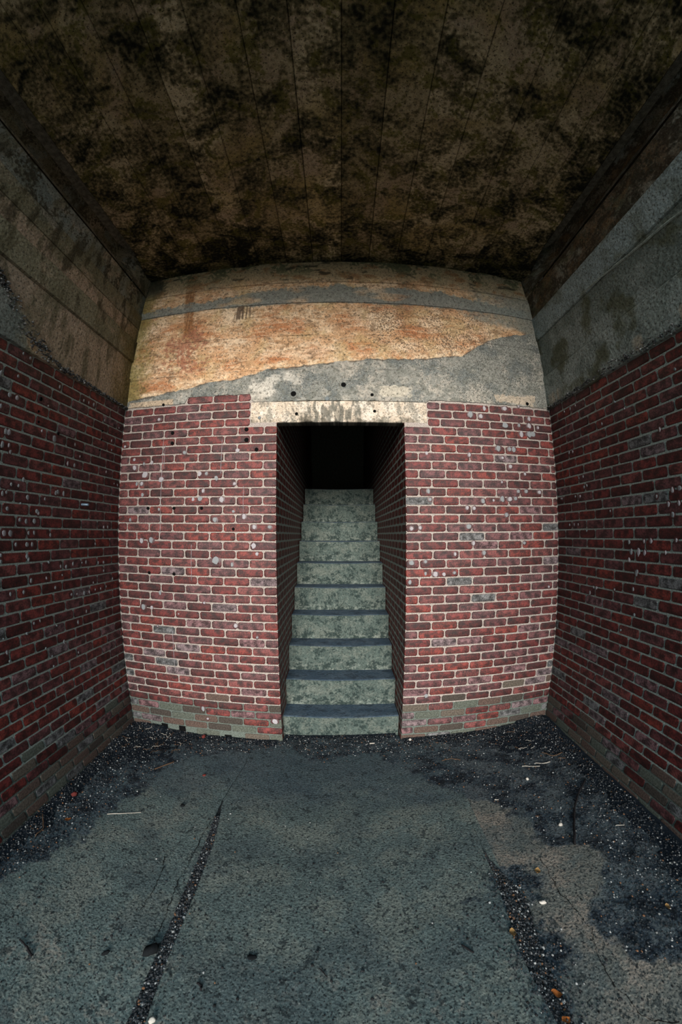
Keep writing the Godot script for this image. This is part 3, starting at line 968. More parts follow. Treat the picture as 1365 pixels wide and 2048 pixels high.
# a short tube let into the wall: an anchor sleeve or the stub of a bolt
func anchor(parent: Node, called: String, on: Callable, a: float, b: float, r: float, flip: bool, hollow: bool, rim: Material):
	var o: Vector3 = on.call(a, b, 0.0)
	var n := 10
	var mb := MB.new()
	var rings := []
	var prof := [[1.0, -0.004], [1.0, 0.009], [0.86, 0.0115], [0.62, 0.011]]
	if hollow:
		prof.append([0.58, 0.0085])  # capped just inside the rim; black colour paints the hole's inner shade
	for pr in prof:
		var q := []
		for i in n:
			var t := TAU * i / n
			q.append(mb.pt(on.call(a + cos(t) * r * pr[0], b + sin(t) * r * pr[0], pr[1])))
		rings.append(q)
	for i in rings.size() - 1:
		mb.ring(rings[i], rings[i + 1])
	mb.cone(rings[-1], mb.pt(on.call(a, b, 0.008 if hollow else 0.0135)))
	if flip:
		flip_faces(mb)
	put(parent, called, mb.mesh(rim, o), o)


# ------------------------------------------------------------------ side walls

func build_side_wall(sd: int):
	var is_left := sd < 0
	var on := on_left if is_left else on_right
	var flip := is_left == false
	var wall := node("wall_left" if is_left else "wall_right",
		"left-hand brick wall with a board-marked tan concrete band above it" if is_left else "right-hand brick wall with a grey concrete band above it", "wall", "structure")
	var mat: StandardMaterial3D = M.side_l if is_left else M.side_r
	# mortar bed
	var mb := MB.new()
	grid(mb, func(u, v): return [on.call(-0.05 + u * (MOUTH + 0.05), 0.30 + v * 2.45, 0.0015 * nf(u * 9.0, v * 3.0, 9.0)), Vector2(u, v)], 70, 50, 1 if is_left else -1)
	put(wall, "mortar_bed", mb.mesh(M.mortar_side))
	mb = MB.new()
	grid(mb, func(u, v): return [on.call(-0.05 + u * (MOUTH + 0.05), -0.08 + v * 0.38, 0.0015 * nf(u * 9.0, v * 3.0, 9.0)), Vector2(u, v)], 70, 8, 1 if is_left else -1)
	put(wall, "mortar_bed", mb.mesh(M.mortar_low))
	# brick courses; past the frame they are joined
	var far := MB.new()
	for j in 40:
		var b1 := 2.732 - j * COURSE
		var b0 := b1 - 0.0585
		if b1 < -0.02:
			break
		var first := 0.125 if j % 2 == (0 if is_left else 1) else 0.014
		first += rng.randf_range(-0.012, 0.018)
		if first < 0.03:
			first += 0.235
		var grime := 0.0 if b0 > 0.35 else 0.75 * (0.35 - b0) / 0.35 + 0.1
		for ab in course_cuts(0.006, MOUTH, first, 0.238, 0.0105):
			if ab[0] < 1.56 + 0.35 * absf(b0 - 1.68) / 1.7:
				var jj := rng.randf_range(-0.001, 0.001)
				brick(wall, on, ab[0], ab[1], b0 + jj, b1 + jj, pick_brick(b0, grime), flip)
			else:
				add_brick(far, on, ab[0], ab[1], b0, b1, 0.005)
	if flip:
		flip_faces(far)
	var rest := put(wall, "brick_courses", far.mesh(M.brick[1]))
	rest.set_meta("kind", "stuff")
	# concrete above, cast against boards
	var hs: Array = SIDE_H_LEFT if is_left else SIDE_H_RIGHT
	for k in hs.size() - 1:
		var off := 0.014 + (0.005 if k % 2 == 0 else -0.005) + (hash1(k * 5 + (0 if is_left else 50)) - 0.5) * 0.01
		var h0: float = hs[k]
		var h1: float = hs[k + 1]
		mb = MB.new()
		grid(mb, func(u, v):
			var vv: Array = [0.0, 0.0, 0.03, 0.36, 0.68, 0.97, 1.0, 1.0]
			var i := int(round(v * 7.0))
			var a: float = -0.05 + u * (MOUTH + 0.05)
			var b: float = lerpf(h0, h1, vv[i])
			if k == 0 and i < 3:
				b += 0.010 * nf(a, 2.0, 9.0) + 0.012 * nm(a, 5.0, 2.5)
			elif i == 1 or i == 6:
				b = (h0 + 0.003 if i == 1 else h1 - 0.003) + 0.003 * nf(a, float(k), 5.0)
			var d: float = off + 0.003 * nb(a, b, 1.4) + 0.0012 * nf(a, b, 18.0)
			if k == hs.size() - 2:
				# the topmost board's face leans back into the added slot, shaped for a dark band
				b = lerpf(h0, 4.34, v)
				d = off - 0.21 * stp(0.0, 0.55, v) * stp(0.0, 0.7, a)
			elif i == 0 or i == 7:
				d = -0.015
			return [on.call(a, b, d), uv_in(mat, a, b)], 110, 7, 1 if is_left else -1)
		put(wall, "cast_strip", mb.mesh(mat))
	# spots, sleeves
	var sp: Array = SPOTS_LEFT if is_left else SPOTS_RIGHT
	for i in range(0, sp.size(), 3):
		lime_spot(wall, on, sp[i] * 0.001, sp[i + 1] * 0.001, sp[i + 2] * 0.0016, flip, M.lime_dull if rng.randf() < 0.7 else M.lime)
	var ho: Array = HOLES_LEFT if is_left else HOLES_RIGHT
	for i in range(0, ho.size(), 3):
		anchor(wall, "anchor_sleeve", on, ho[i] * 0.001, ho[i + 1] * 0.001, ho[i + 2] * 0.0014, flip, true, M.black)
	var st: Array = STUDS_LEFT if is_left else STUDS_RIGHT
	for i in range(0, st.size(), 3):
		anchor(wall, "bolt_stub", on, st[i] * 0.001, st[i + 1] * 0.001, st[i + 2] * 0.001, flip, false, M.iron_pale)
	if not is_left:
		# a pale fin of cement squeezed out between two boards
		var fm := MB.new()
		var rings := []
		for i in 41:
			var f := i / 40.0
			var a := lerpf(0.9, 2.4, f)
			var b := lerpf(3.428, 3.305, f) + 0.004 * nf(a, 1.0, 6.0)
			var r := 0.007 * minf(1.0, 6.0 * f) * (1.0 + 0.4 * nf(a, 3.0, 14.0))
			var q := []
			for e in [[-1.0, 0.0], [-0.4, 1.0], [0.4, 1.2], [1.0, 0.0]]:
				q.append(fm.pt(on.call(a, b + e[0] * r, 0.018 + e[1] * r)))
			rings.append(q)
		for i in 40:
			for e in 3:
				fm.quad(rings[i][e], rings[i + 1][e], rings[i + 1][e + 1], rings[i][e + 1])
		flip_faces(fm)
		put(wall, "cement_fin", fm.mesh(M.mortar_side))
	# bare aggregate where the concrete meets the bricks
	honeycomb(wall, on, HONEY_LEFT if is_left else HONEY_RIGHT, 900 if is_left else 420)


# stones showing in poor concrete: list of a, low, high
func honeycomb(wall: Node, on: Callable, band: Array, count: int):
	var xs := []
	for i in count:
		var a := rng.randf_range(band[0], band[band.size() - 3])
		var lo := 0.0
		var hi := 0.0
		for k in range(0, band.size() - 3, 3):
			if a >= band[k] and a <= band[k + 3]:
				var t: float = (a - band[k]) / (band[k + 3] - band[k])
				lo = lerpf(band[k + 1], band[k + 4], t)
				hi = lerpf(band[k + 2], band[k + 5], t)
		var b := lo + (hi - lo) * clampf(rng.randfn(0.45, 0.28), 0.0, 1.0)
		var r := rng.randf_range(0.003, 0.0085)
		var p: Vector3 = on.call(a, b, rng.randf_range(0.016, 0.026))
		xs.append([p, r])
	var mm := MultiMesh.new()
	mm.transform_format = MultiMesh.TRANSFORM_3D
	mm.use_colors = true
	mm.mesh = pebble_mesh(3)
	mm.instance_count = xs.size()
	for i in xs.size():
		var bs := Basis.from_euler(Vector3(rng.randf() * TAU, rng.randf() * TAU, 0)).scaled(Vector3.ONE * xs[i][1])
		mm.set_instance_transform(i, Transform3D(bs, xs[i][0]))
		var g := rng.randf_range(0.02, 0.13) if rng.randf() < 0.8 else rng.randf_range(0.15, 0.32)
		mm.set_instance_color(i, Color(g * 1.05, g, g * 0.95))
	var o := MultiMeshInstance3D.new()
	o.name = "bare_aggregate"
	o.multimesh = mm
	o.set_meta("kind", "stuff")
	wall.add_child(o, true)


func pebble_mesh(sd: int) -> ArrayMesh:
	var r := RandomNumberGenerator.new()
	r.seed = sd
	var mb := MB.new()
	var rows := []
	for j in range(1, 4):
		var th := PI * j / 4.0
		var q := []
		for i in 6:
			var ph := TAU * (i + 0.5 * (j % 2)) / 6.0
			var k := r.randf_range(0.78, 1.12)
			q.append(mb.pt(Vector3(sin(th) * cos(ph) * k, cos(th) * k * 0.75, sin(th) * sin(ph) * k * 0.85)))
		rows.append(q)
	var top := mb.pt(Vector3(0, 0.72, 0))
	var bot := mb.pt(Vector3(0, -0.72, 0))
	for i in 2:
		mb.ring(rows[i + 1], rows[i])
	mb.cone(rows[0], top)
	var rev: Array = rows[2].duplicate()
	rev.reverse()
	mb.cone(rev, bot)
	flip_faces(mb)
	return mb.mesh(M.stone, Vector3.ZERO, true)


# ------------------------------------------------------------------ back wall

func build_back_wall():
	var on := on_back
	var top := node("wall_back", "upper back wall of stained ochre and grey concrete over the stair doorway", "wall", "structure")
	var piers := [
		[node("wall_back_left", "brick pier of the back wall left of the stair doorway", "wall", "structure"), -1.0],
		[node("wall_back_right", "brick pier of the back wall right of the stair doorway", "wall", "structure"), 1.0]]
	# concrete bands between the lines of the form boards
	for k in BACK_H.size() - 1:
		var h0: float = BACK_H[k]
		var h1: float = BACK_H[k + 1]
		var off := 0.006 + (hash1(k * 7 + 2) - 0.5) * 0.010
		var mb := MB.new()
		grid(mb, func(u, v):
			var vv: Array = [0.0, 0.0, 0.03, 0.3, 0.5, 0.7, 0.97, 1.0, 1.0]
			var i := int(round(v * 8.0))
			var x: float = -2.12 + u * 4.22
			var h: float = lerpf(h0, h1, vv[i])
			if k == 0 and i < 3:
				var lo: float = 2.738 if x > 0.68 or x < -1.26 else (2.79 if x < -0.705 else 2.72)
				h = lo + 0.008 * nf(x, 1.0, 12.0) + vv[i] * 0.2
			elif i == 1 or i == 7:
				h = (h0 + 0.002 if i == 1 else h1 - 0.002) + 0.003 * nf(x, float(k), 6.0)
			var edge := along(OCHRE, x)
			var d: float = off + 0.004 * nb(x, h, 1.3) + 0.0015 * nf(x, h, 16.0) + 0.008 * stp(-0.012, 0.012, h - edge)
			if i == 0 or i == 8:
				# the lower two board lines are almost healed over
				var faint: bool = (i == 0 and (k == 1 or k == 2)) or (i == 8 and k < 2)
				d = 0.004 + 0.004 * nb(x, h, 1.3) + 0.006 * stp(-0.1, 0.3, nf(x, float(k), 2.0)) + 0.008 * stp(-0.012, 0.012, h - edge) if faint else -0.015
			return [on.call(x, h, d), uv_in(M.back, clampf(x, -1.9, 1.9), h)], 160, 8, 1)
		put(top, "cast_band", mb.mesh(M.back))
	# lintel: a shallow beam, its lower edge spalled and cracked through the middle
	var lm := MB.new()
	var lx0 := -0.705
	var lx1 := 0.675
	grid(lm, func(u, v):
		# v: 0 rear top .. underside .. face .. top
		var x: float = lerpf(lx0, lx1, u)
		var nick: float = 0.012 * maxf(0.0, nf(x, 4.0, 8.0)) + 0.022 * stp(0.035, 0.0, absf(x + 0.03)) + 0.016 * stp(0.06, 0.0, absf(x + 0.26))
		var i := int(round(v * 6.0))
		var h: float = [2.72, 2.545, 2.545 + nick * 0.3, 2.553 + nick, 2.63, 2.716, 2.72][i]
		var d: float = [-0.11, -0.11, -0.010, 0.006, 0.008, 0.007, -0.02][i]
		if i == 3 or i == 4 or i == 5:
			d -= 0.014 * stp(0.012, 0.0, absf(x + 0.03 + 0.004 * nf(1.0, h, 20.0)))
			d += 0.0015 * nf(x, h, 14.0)
		return [on.call(x, h, d), uv_in(M.lintel, x, h)], 140, 6, 1)
	for e in [lx0, lx1]:
		var q := []
		for p in [[2.545, -0.11], [2.55, 0.004], [2.718, 0.005], [2.72, -0.11]]:
			q.append(lm.pt(on.call(e, p[0], p[1]), uv_in(M.lintel, e, p[0])))
		if e < 0.0:
			lm.quad(q[0], q[1], q[2], q[3])
		else:
			lm.quad(q[3], q[2], q[1], q[0])
	put(top, "lintel", lm.mesh(M.lintel))
	# sleeves and bolts in the concrete
	for i in range(0, STUDS_BACK.size(), 3):
		var pale: bool = i in [12, 18]
		anchor(top, "bolt_stub" if pale else "anchor_sleeve", on, STUDS_BACK[i] * 0.001, STUDS_BACK[i + 1] * 0.001, STUDS_BACK[i + 2] * 0.0011, false, not pale, M.iron_pale if pale else M.black)
	# piers
	for pr in piers:
		var wall: Node3D = pr[0]
		var right: bool = pr[1] > 0.0
		var x0 := JAMB_R if right else -1.93
		var x1 := 1.90 if right else JAMB_L
		for part in 2:
			var mb := MB.new()
			grid(mb, func(u, v):
				var h: float = lerpf(0.32, 2.80, v) if part == 0 else lerpf(-0.1, 0.32, v)
				var j: float = -0.01 * (h - 1.68) if not right else 0.0
				var x: float = lerpf(x0 + (0.0 if not right else j + 0.003), x1 + (j - 0.003 if not right else 0.0), u)
				return [on.call(x, h, 0.0012 * nf(x, h, 12.0)), Vector2(u, v)], 24, 40 if part == 0 else 8, 1)
			put(wall, "mortar_bed", mb.mesh(M.mortar if part == 0 else M.mortar_low))
		for j in range(-4, 37):
			var b1 := 2.521 - j * COURSE - 0.005
			var b0 := b1 - 0.0585
			if b1 < -0.03:
				break
			var jam := JAMB_R if right else JAMB_L - 0.01 * (b0 - 1.68)
			var from := jam                      # courses are set out from the jamb
			var to := (right_x(b0) - 0.004) if right else -(left_x(b0) + 0.004)
			if not right:
				from = -jam
			if j < 0:
				from = 0.682 if right else 0.712
			if j == -4:
				if right:
					continue
				to = 1.25
			var full := (j % 2 == 0) if right else (j % 2 != 0)
			var first := 0.203 if full else 0.098
			var grime := 0.0 if b0 > 0.42 else 0.8 * (0.42 - b0) / 0.42
			for ab in course_cuts(from, to, first, 0.2115, 0.0095):
				var a0: float = ab[0] if right else -ab[1]
				var a1: float = ab[1] if right else -ab[0]
				if b0 < 0.06 and near_weep((a0 + a1) * 0.5, b0):
					continue
				var jj := rng.randf_range(-0.0012, 0.0012)
				var g := grime
				if right and a0 > 1.25 and b0 > 0.12 and b0 < 0.42:
					g = 0.6
				brick(wall, on, a0, a1, b0 + jj, b1 + jj, pick_brick(b0, g), false)
	# spots, sleeves on the piers
	for i in range(0, SPOTS_BACK.size(), 3):
		var w: Node3D = piers[1 if SPOTS_BACK[i] > 0 else 0][0]
		lime_spot(w, on, SPOTS_BACK[i] * 0.001, SPOTS_BACK[i + 1] * 0.001, SPOTS_BACK[i + 2] * 0.0012, false, M.lime if rng.randf() < 0.65 else M.lime_dull)
	for i in range(0, HOLES_BACK.size(), 3):
		anchor(piers[0][0], "anchor_sleeve", on, HOLES_BACK[i] * 0.001, HOLES_BACK[i + 1] * 0.001, HOLES_BACK[i + 2] * 0.0013, false, true, M.black)
	# thin runs of lime down the left pier
	for ln in LIME_RUNS:
		var mb := MB.new()
		var rings := []
		var steps := int(absf(ln[1] - ln[2]) / 0.012)
		for i in steps + 1:
			var b: float = lerpf(ln[1], ln[2], float(i) / steps)
			var a: float = ln[0] + 0.002 * nf(b, ln[0], 7.0)
			var r: float = 0.0016 + 0.0014 * nf(b, 4.0, 16.0)
			var q := []
			for e in [[-1.0, 0.004], [0.0, 0.0082], [1.0, 0.004]]:
				q.append(mb.pt(on.call(a + e[0] * maxf(r, 0.0004), b, e[1])))
			rings.append(q)
		for i in steps:
			for e in 2:
				mb.quad(rings[i][e], rings[i + 1][e], rings[i + 1][e + 1], rings[i][e + 1])
		put(piers[0][0], "lime_run", mb.mesh(M.lime))
	# weep holes at the foot: shallow pockets, their deep shade painted black
	for i in range(0, WEEP.size(), 2):
		var w: Node3D = piers[1 if WEEP[i] > 0 else 0][0]
		var mb := MB.new()
		var a: float = WEEP[i] * 0.001
		var b: float = WEEP[i + 1] * 0.001
		var rr := [Vector2(-0.03, -0.026), Vector2(0.03, -0.026), Vector2(0.03, 0.028), Vector2(-0.03, 0.028)]
		var q0 := []
		var q1 := []
		for r in rr:
			q0.append(mb.pt(on.call(a + r.x, b + r.y, 0.0068)))
			q1.append(mb.pt(on.call(a + r.x * 0.85, b + r.y * 0.85, 0.0005)))
		mb.ring(q0, q1)
		mb.fan(q1)
		put(w, "weep_hole", mb.mesh(M.black))


func near_weep(a: float, b: float) -> bool:
	for i in range(0, WEEP.size(), 2):
		if absf(a - WEEP[i] * 0.001) < 0.06 and absf(b + 0.03 - WEEP[i + 1] * 0.001) < 0.03:
			return true
	return false


# ------------------------------------------------------------------ stair passage

func build_passage():
	var walls := [[on_jamb_l, "wall_passage_left", "brick side wall of the stair passage, left of the steps", false], [on_jamb_r, "wall_passage_right", "brick side wall of the stair passage, right of the steps", true]]
	for pw in walls:
		var on: Callable = pw[0]
		var wall := node(pw[1], pw[2], "wall", "structure")
		var mb := MB.new()
		grid(mb, func(u, v): return [on.call(-5.6 + u * 5.595, -0.1 + v * 5.2, 0.0), Vector2(u, v)], 40, 40, 1 if not pw[3] else -1)
		put(wall, "mortar_bed", mb.mesh(M.mortar_side))
		var bm := MB.new()
		for j in range(-34, 37):
			var b1 := 2.521 - j * COURSE - 0.005
			var b0 := b1 - 0.0585
			for ab in course_cuts(0.0, 5.4, 0.095 if j % 2 == 0 else 0.200, 0.2115, 0.015):
				add_brick(bm, on, -ab[1], -ab[0] - 0.004, b0 - 0.001, b1 + 0.001, 0.0008)
		if pw[3]:
			flip_faces(bm)
		var o := put(wall, "brick_courses", bm.mesh(M.brick[5]))
		o.set_meta("kind", "stuff")
	# roof of the passage, rising with the flight, and the end of the landing
	var rm := MB.new()
	grid(rm, func(u, v):
		var w: float = -0.10 - v * 5.4
		var x: float = lerpf(-0.56, 0.56, u) + passage_shift(w)
		var h: float = 2.62 + maxf(0.0, -w - 0.1) * 0.70 if w > -3.2 else 4.79
		return [bow(x, h, w), Vector2(u, v)], 4, 40, 1)
	var r := put(self, "ceiling_passage", rm.mesh(M.bare))
	tag(r, "bare concrete roof sloping up over the stair passage", "ceiling", "structure")
	rm = MB.new()
	grid(rm, func(u, v): return [bow(lerpf(-0.7, 0.6, u), lerpf(1.8, 5.0, v), -5.3), Vector2(u, v)], 4, 8, 1)
	r = put(self, "wall_landing", rm.mesh(M.bare))
	tag(r, "bare concrete end wall behind the landing at the top of the stairs", "wall", "structure")


func build_stairs():
	var st := node("staircase", "flight of ten worn grey-green concrete steps going up through the doorway", "stairs", "structure")
	var rise := 0.2385
	for k in 11:
		var w0 := -0.115 - 0.3015 * k               # riser face
		var hb := -0.06 if k == 0 else -0.06 + rise * k
		var ht := 0.179 + rise * k
		if k > 0:
			hb = ht - rise - 0.002
		if k == 10:
			break
		var deep := 0.33 if k < 9 else 2.2
		var mb := MB.new()
		var kk := (k % 4) * 0.6
		grid(mb, func(u, v):
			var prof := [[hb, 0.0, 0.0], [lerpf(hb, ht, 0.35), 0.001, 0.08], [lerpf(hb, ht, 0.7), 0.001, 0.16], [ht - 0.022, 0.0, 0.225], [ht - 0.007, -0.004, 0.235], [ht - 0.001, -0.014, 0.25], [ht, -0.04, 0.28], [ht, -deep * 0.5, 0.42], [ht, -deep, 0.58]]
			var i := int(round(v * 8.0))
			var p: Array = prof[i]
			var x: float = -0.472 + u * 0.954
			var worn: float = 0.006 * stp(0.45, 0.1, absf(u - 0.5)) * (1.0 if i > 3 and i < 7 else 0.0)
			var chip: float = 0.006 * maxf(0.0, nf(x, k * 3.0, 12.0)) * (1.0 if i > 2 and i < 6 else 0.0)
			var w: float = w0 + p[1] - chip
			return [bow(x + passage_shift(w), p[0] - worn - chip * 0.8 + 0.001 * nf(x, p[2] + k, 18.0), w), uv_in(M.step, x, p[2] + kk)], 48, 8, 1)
		put(st, "step", mb.mesh(M.step))


# ------------------------------------------------------------------ silt, gravel, litter

func scatter(called: String, label: String, category: String, spots: Array, tone: Callable, seed_: int):
	var mm := MultiMesh.new()
	mm.transform_format = MultiMesh.TRANSFORM_3D
	mm.use_colors = true
	mm.mesh = pebble_mesh(seed_)
	mm.instance_count = spots.size()
	for i in spots.size():
		var p: Vector3 = spots[i][0]
		var r: float = spots[i][1]
		var bs := Basis.from_euler(Vector3(rng.randf_range(-0.5, 0.5), rng.randf() * TAU, rng.randf_range(-0.5, 0.5))).scaled(Vector3(r * rng.randf_range(0.8, 1.3), r, r))
		mm.set_instance_transform(i, Transform3D(bs, p))
		mm.set_instance_color(i, tone.call())
	var o := MultiMeshInstance3D.new()
	o.name = numbered(called)
	o.multimesh = mm
	add_child(o, true)
	tag(o, label, category, "stuff")


func ground_at(x: float, w: float, lift := 0.0) -> Vector3:
	return bow(x, floor_h(x, w) + 0.004 * nm(x, w, 2.2) + mound(x, w) + lift, w)


# height of the loose silt banked up along the foot of the walls
func mound(x: float, w: float) -> float:
	var l := x - LEFT
	var r := RIGHT - x
	var e := minf(minf(l, r), w if absf(x) > 0.5 else w + 0.13)
	var cl := stp(0.75, 0.0, l) * stp(0.9, 0.0, w)
	var cr := stp(0.75, 0.0, r) * stp(0.9, 0.0, w)
	var m := (0.028 if absf(x) > 1.5 else 0.010) * stp(0.17, 0.0, e + 0.06 * nm(x, w, 3.0)) + 0.03 * maxf(cl, cr) * (0.6 + 0.6 * nm(x, w, 4.0))
	return maxf(0.0, m * silt(x, w) + 0.004 * nf(x, w, 16.0) * silt(x, w))


func dark_tone() -> Color:
	var u := rng.randf()
	if u < 0.10:
		var g := rng.randf_range(0.25, 0.55)
		return Color(g, g, g * 0.98)
	if u < 0.14:
		return Color(0.25, 0.12, 0.06)
	var k := rng.randf_range(0.012, 0.07)
	return Color(k, k * 1.08, k * 1.2)


func build_dirt():
	var mb := MB.new()
	var nx := 150
	var nw := 110
	var ids := {}
	for j in nw + 1:
		for i in nx + 1:
			var x := lerpf(left_x(0.0) + 0.010, right_x(0.0) - 0.010, float(i) / nx)
			var w := -0.13 + 2.9 * j / nw
			var m := mound(x, w)
			if w < -0.02 and absf(x) > 0.48:
				continue
			if m > 0.001:
				ids[j * 1000 + i] = mb.pt(ground_at(x, w, -0.001))
	for j in nw:
		for i in nx:
			var q := [j * 1000 + i, j * 1000 + i + 1, (j + 1) * 1000 + i + 1, (j + 1) * 1000 + i]
			if q.all(func(k): return ids.has(k)):
				mb.quad(ids[q[0]], ids[q[3]], ids[q[2]], ids[q[1]])
	var o := put(self, "silt", mb.mesh(M.soil))
	tag(o, "dark damp silt banked along the foot of the walls", "dirt", "stuff")
	# gravel in the channels
	var sp := []
	for i in 5200:
		var w := rng.randf_range(1.15, 2.95)
		var t := rng.randf()
		var x := lerpf(along(GROOVE_LL, w), along(GROOVE_LR, w), t)
		sp.append([bow(x, floor_h(x, w) - 0.012 + rng.randf() * 0.010, w), rng.randf_range(0.0025, 0.006)])
	for i in 5200:
		var w := rng.randf_range(1.55, 2.95)
		var x := lerpf(along(GROOVE_RL, w), along(GROOVE_RR, w), rng.randf())
		sp.append([bow(x, floor_h(x, w) - 0.012 + rng.randf() * 0.010, w), rng.randf_range(0.0025, 0.006)])
	scatter("gravel", "dark gravel lying in the two floor channels", "gravel", sp, dark_tone, 3)
	# grit over the silt
	sp = []
	var tries := 0
	while sp.size() < 15000 and tries < 120000:
		tries += 1
		var x := rng.randf_range(LEFT + 0.02, RIGHT - 0.02)
		var w := rng.randf_range(0.01, 2.9)
		if absf(x) < 0.46:
			w -= 0.1
		var k := silt(x, w)
		var edge := stp(0.5, 0.0, minf(minf(x - LEFT, RIGHT - x), w))
		if rng.randf() < k * (0.25 + 0.75 * edge) + 0.008:
			sp.append([ground_at(x, w, 0.001), rng.randf_range(0.0015, 0.0048)])
	for i in 700:
		# gravel kicked out of the right channel
		var w := rng.randf_range(1.7, 2.7)
		sp.append([ground_at(0.79 + rng.randfn(0.0, 0.07), w, 0.001), rng.randf_range(0.0015, 0.005)])
	scatter("grit", "loose dark grit and pale stone chips over the silt and slabs", "grit", sp, dark_tone, 4)


func crumbs():
	var sp := []
	for i in 1500:
		var x := rng.randf_range(-1.6, 1.6)
		var w := 0.4 + 2.5 * sqrt(rng.randf())
		var r := 0.0016 + 0.0048 * pow(rng.randf(), 4.0)
		sp.append([ground_at(x, w, 0.0), r])
	scatter("soil_crumbs", "small black soil crumbs scattered over the bare floor slabs", "soil crumbs", sp, func():
		var k := rng.randf_range(0.008, 0.025)
		return Color(k, k, k * 1.1), 6)


func stick(called: String, label: String, category: String, pts: Array, r0: float, r1: float, mat: Material, group := "", lift := 0.004):
	# pts: flat x, w list in millimetres
	var ctrl := []
	for i in range(0, pts.size(), 2):
		ctrl.append(Vector2(pts[i], pts[i + 1]) * 0.001)
	var mb := MB.new()
	var rings := []
	var path := []
	for i in ctrl.size() - 1:
		for t in 5:
			path.append(ctrl[i].lerp(ctrl[i + 1], t / 5.0))
	path.append(ctrl[-1])
	var o := ground_at(path[0].x, path[0].y)
	for i in path.size():
		var p: Vector2 = path[i]
		var f := float(i) / (path.size() - 1)
		var r := lerpf(r0, r1, f) * (1.0 + 0.25 * nf(i * 0.7, r0 * 900.0, 1.0))
		var d: Vector2 = (path[mini(i + 1, path.size() - 1)] - path[maxi(i - 1, 0)]).normalized()
		var sd := Vector3(-d.y, 0, d.x)
		var c := ground_at(p.x, p.y, r * 0.8 + lift * (0.4 + 0.6 * sin(f * 9.0) * sin(f * 9.0)))
		c += sd * 0.002 * nf(i * 1.3, 2.0, 1.0)
		var q := []
		for a in 6:
			var t := TAU * a / 6.0
			q.append(mb.pt(c + sd * cos(t) * r + Vector3.UP * sin(t) * r))
		rings.append(q)
	for i in rings.size() - 1:
		mb.ring(rings[i + 1], rings[i])
	mb.fan(rings[0])
	var rev: Array = rings[-1].duplicate()
	rev.reverse()
	mb.fan(rev)
	var n := put(self, called, mb.mesh(mat, o), o)
	tag(n, label, category, "", group)


func leaf(label: String, x: float, w: float, len: float, turn: float, mat: Material):
	var mb := MB.new()
	var o := ground_at(x, w, 0.003)
	for side in 2:
		grid(mb, func(u, v):
			var t: float = u * 2.0 - 1.0
			var wd: float = 0.36 * len * pow(maxf(0.0, 1.0 - t * t), 0.7) * (v * 2.0 - 1.0)
			var y: float = 0.07 * len * t * t + absf(v * 2.0 - 1.0) * len * 0.07 + (0.0006 if side == 0 else 0.0) + 0.06 * len * sin(u * 7.0)
			var p := Vector3(t * len * 0.5, y, wd).rotated(Vector3.UP, turn)
			return [o + p, Vector2(u, v)], 8, 4, -1 if side == 0 else 1)
	var n := put(self, "dead_leaf", mb.mesh(mat, o), o)
	tag(n, label, "leaf")


func lump(called: String, label: String, category: String, x: float, w: float, r: Vector3, turn: float, mat: Material, sd: int):
	var rr := RandomNumberGenerator.new()
	rr.seed = sd
	var mb := MB.new()
	var rows := []
	for j in range(1, 6):
		var th := PI * j / 6.0
		var q := []
		for i in 9:
			var ph := TAU * i / 9.0
			var k := rr.randf_range(0.7, 1.12)
			q.append(mb.pt(Vector3(sin(th) * cos(ph), cos(th), sin(th) * sin(ph)) * k * r))
		rows.append(q)
	for i in 4:
		mb.ring(rows[i], rows[i + 1])
	var rev: Array = rows[0].duplicate()
	rev.reverse()
	mb.cone(rev, mb.pt(Vector3(0, r.y, 0)))
	mb.cone(rows[4], mb.pt(Vector3(0, -r.y, 0)))
	flip_faces(mb)
	var n := put(self, called, mb.mesh(mat), ground_at(x, w, r.y * 0.8))
	n.rotation.y = turn
	tag(n, label, category)


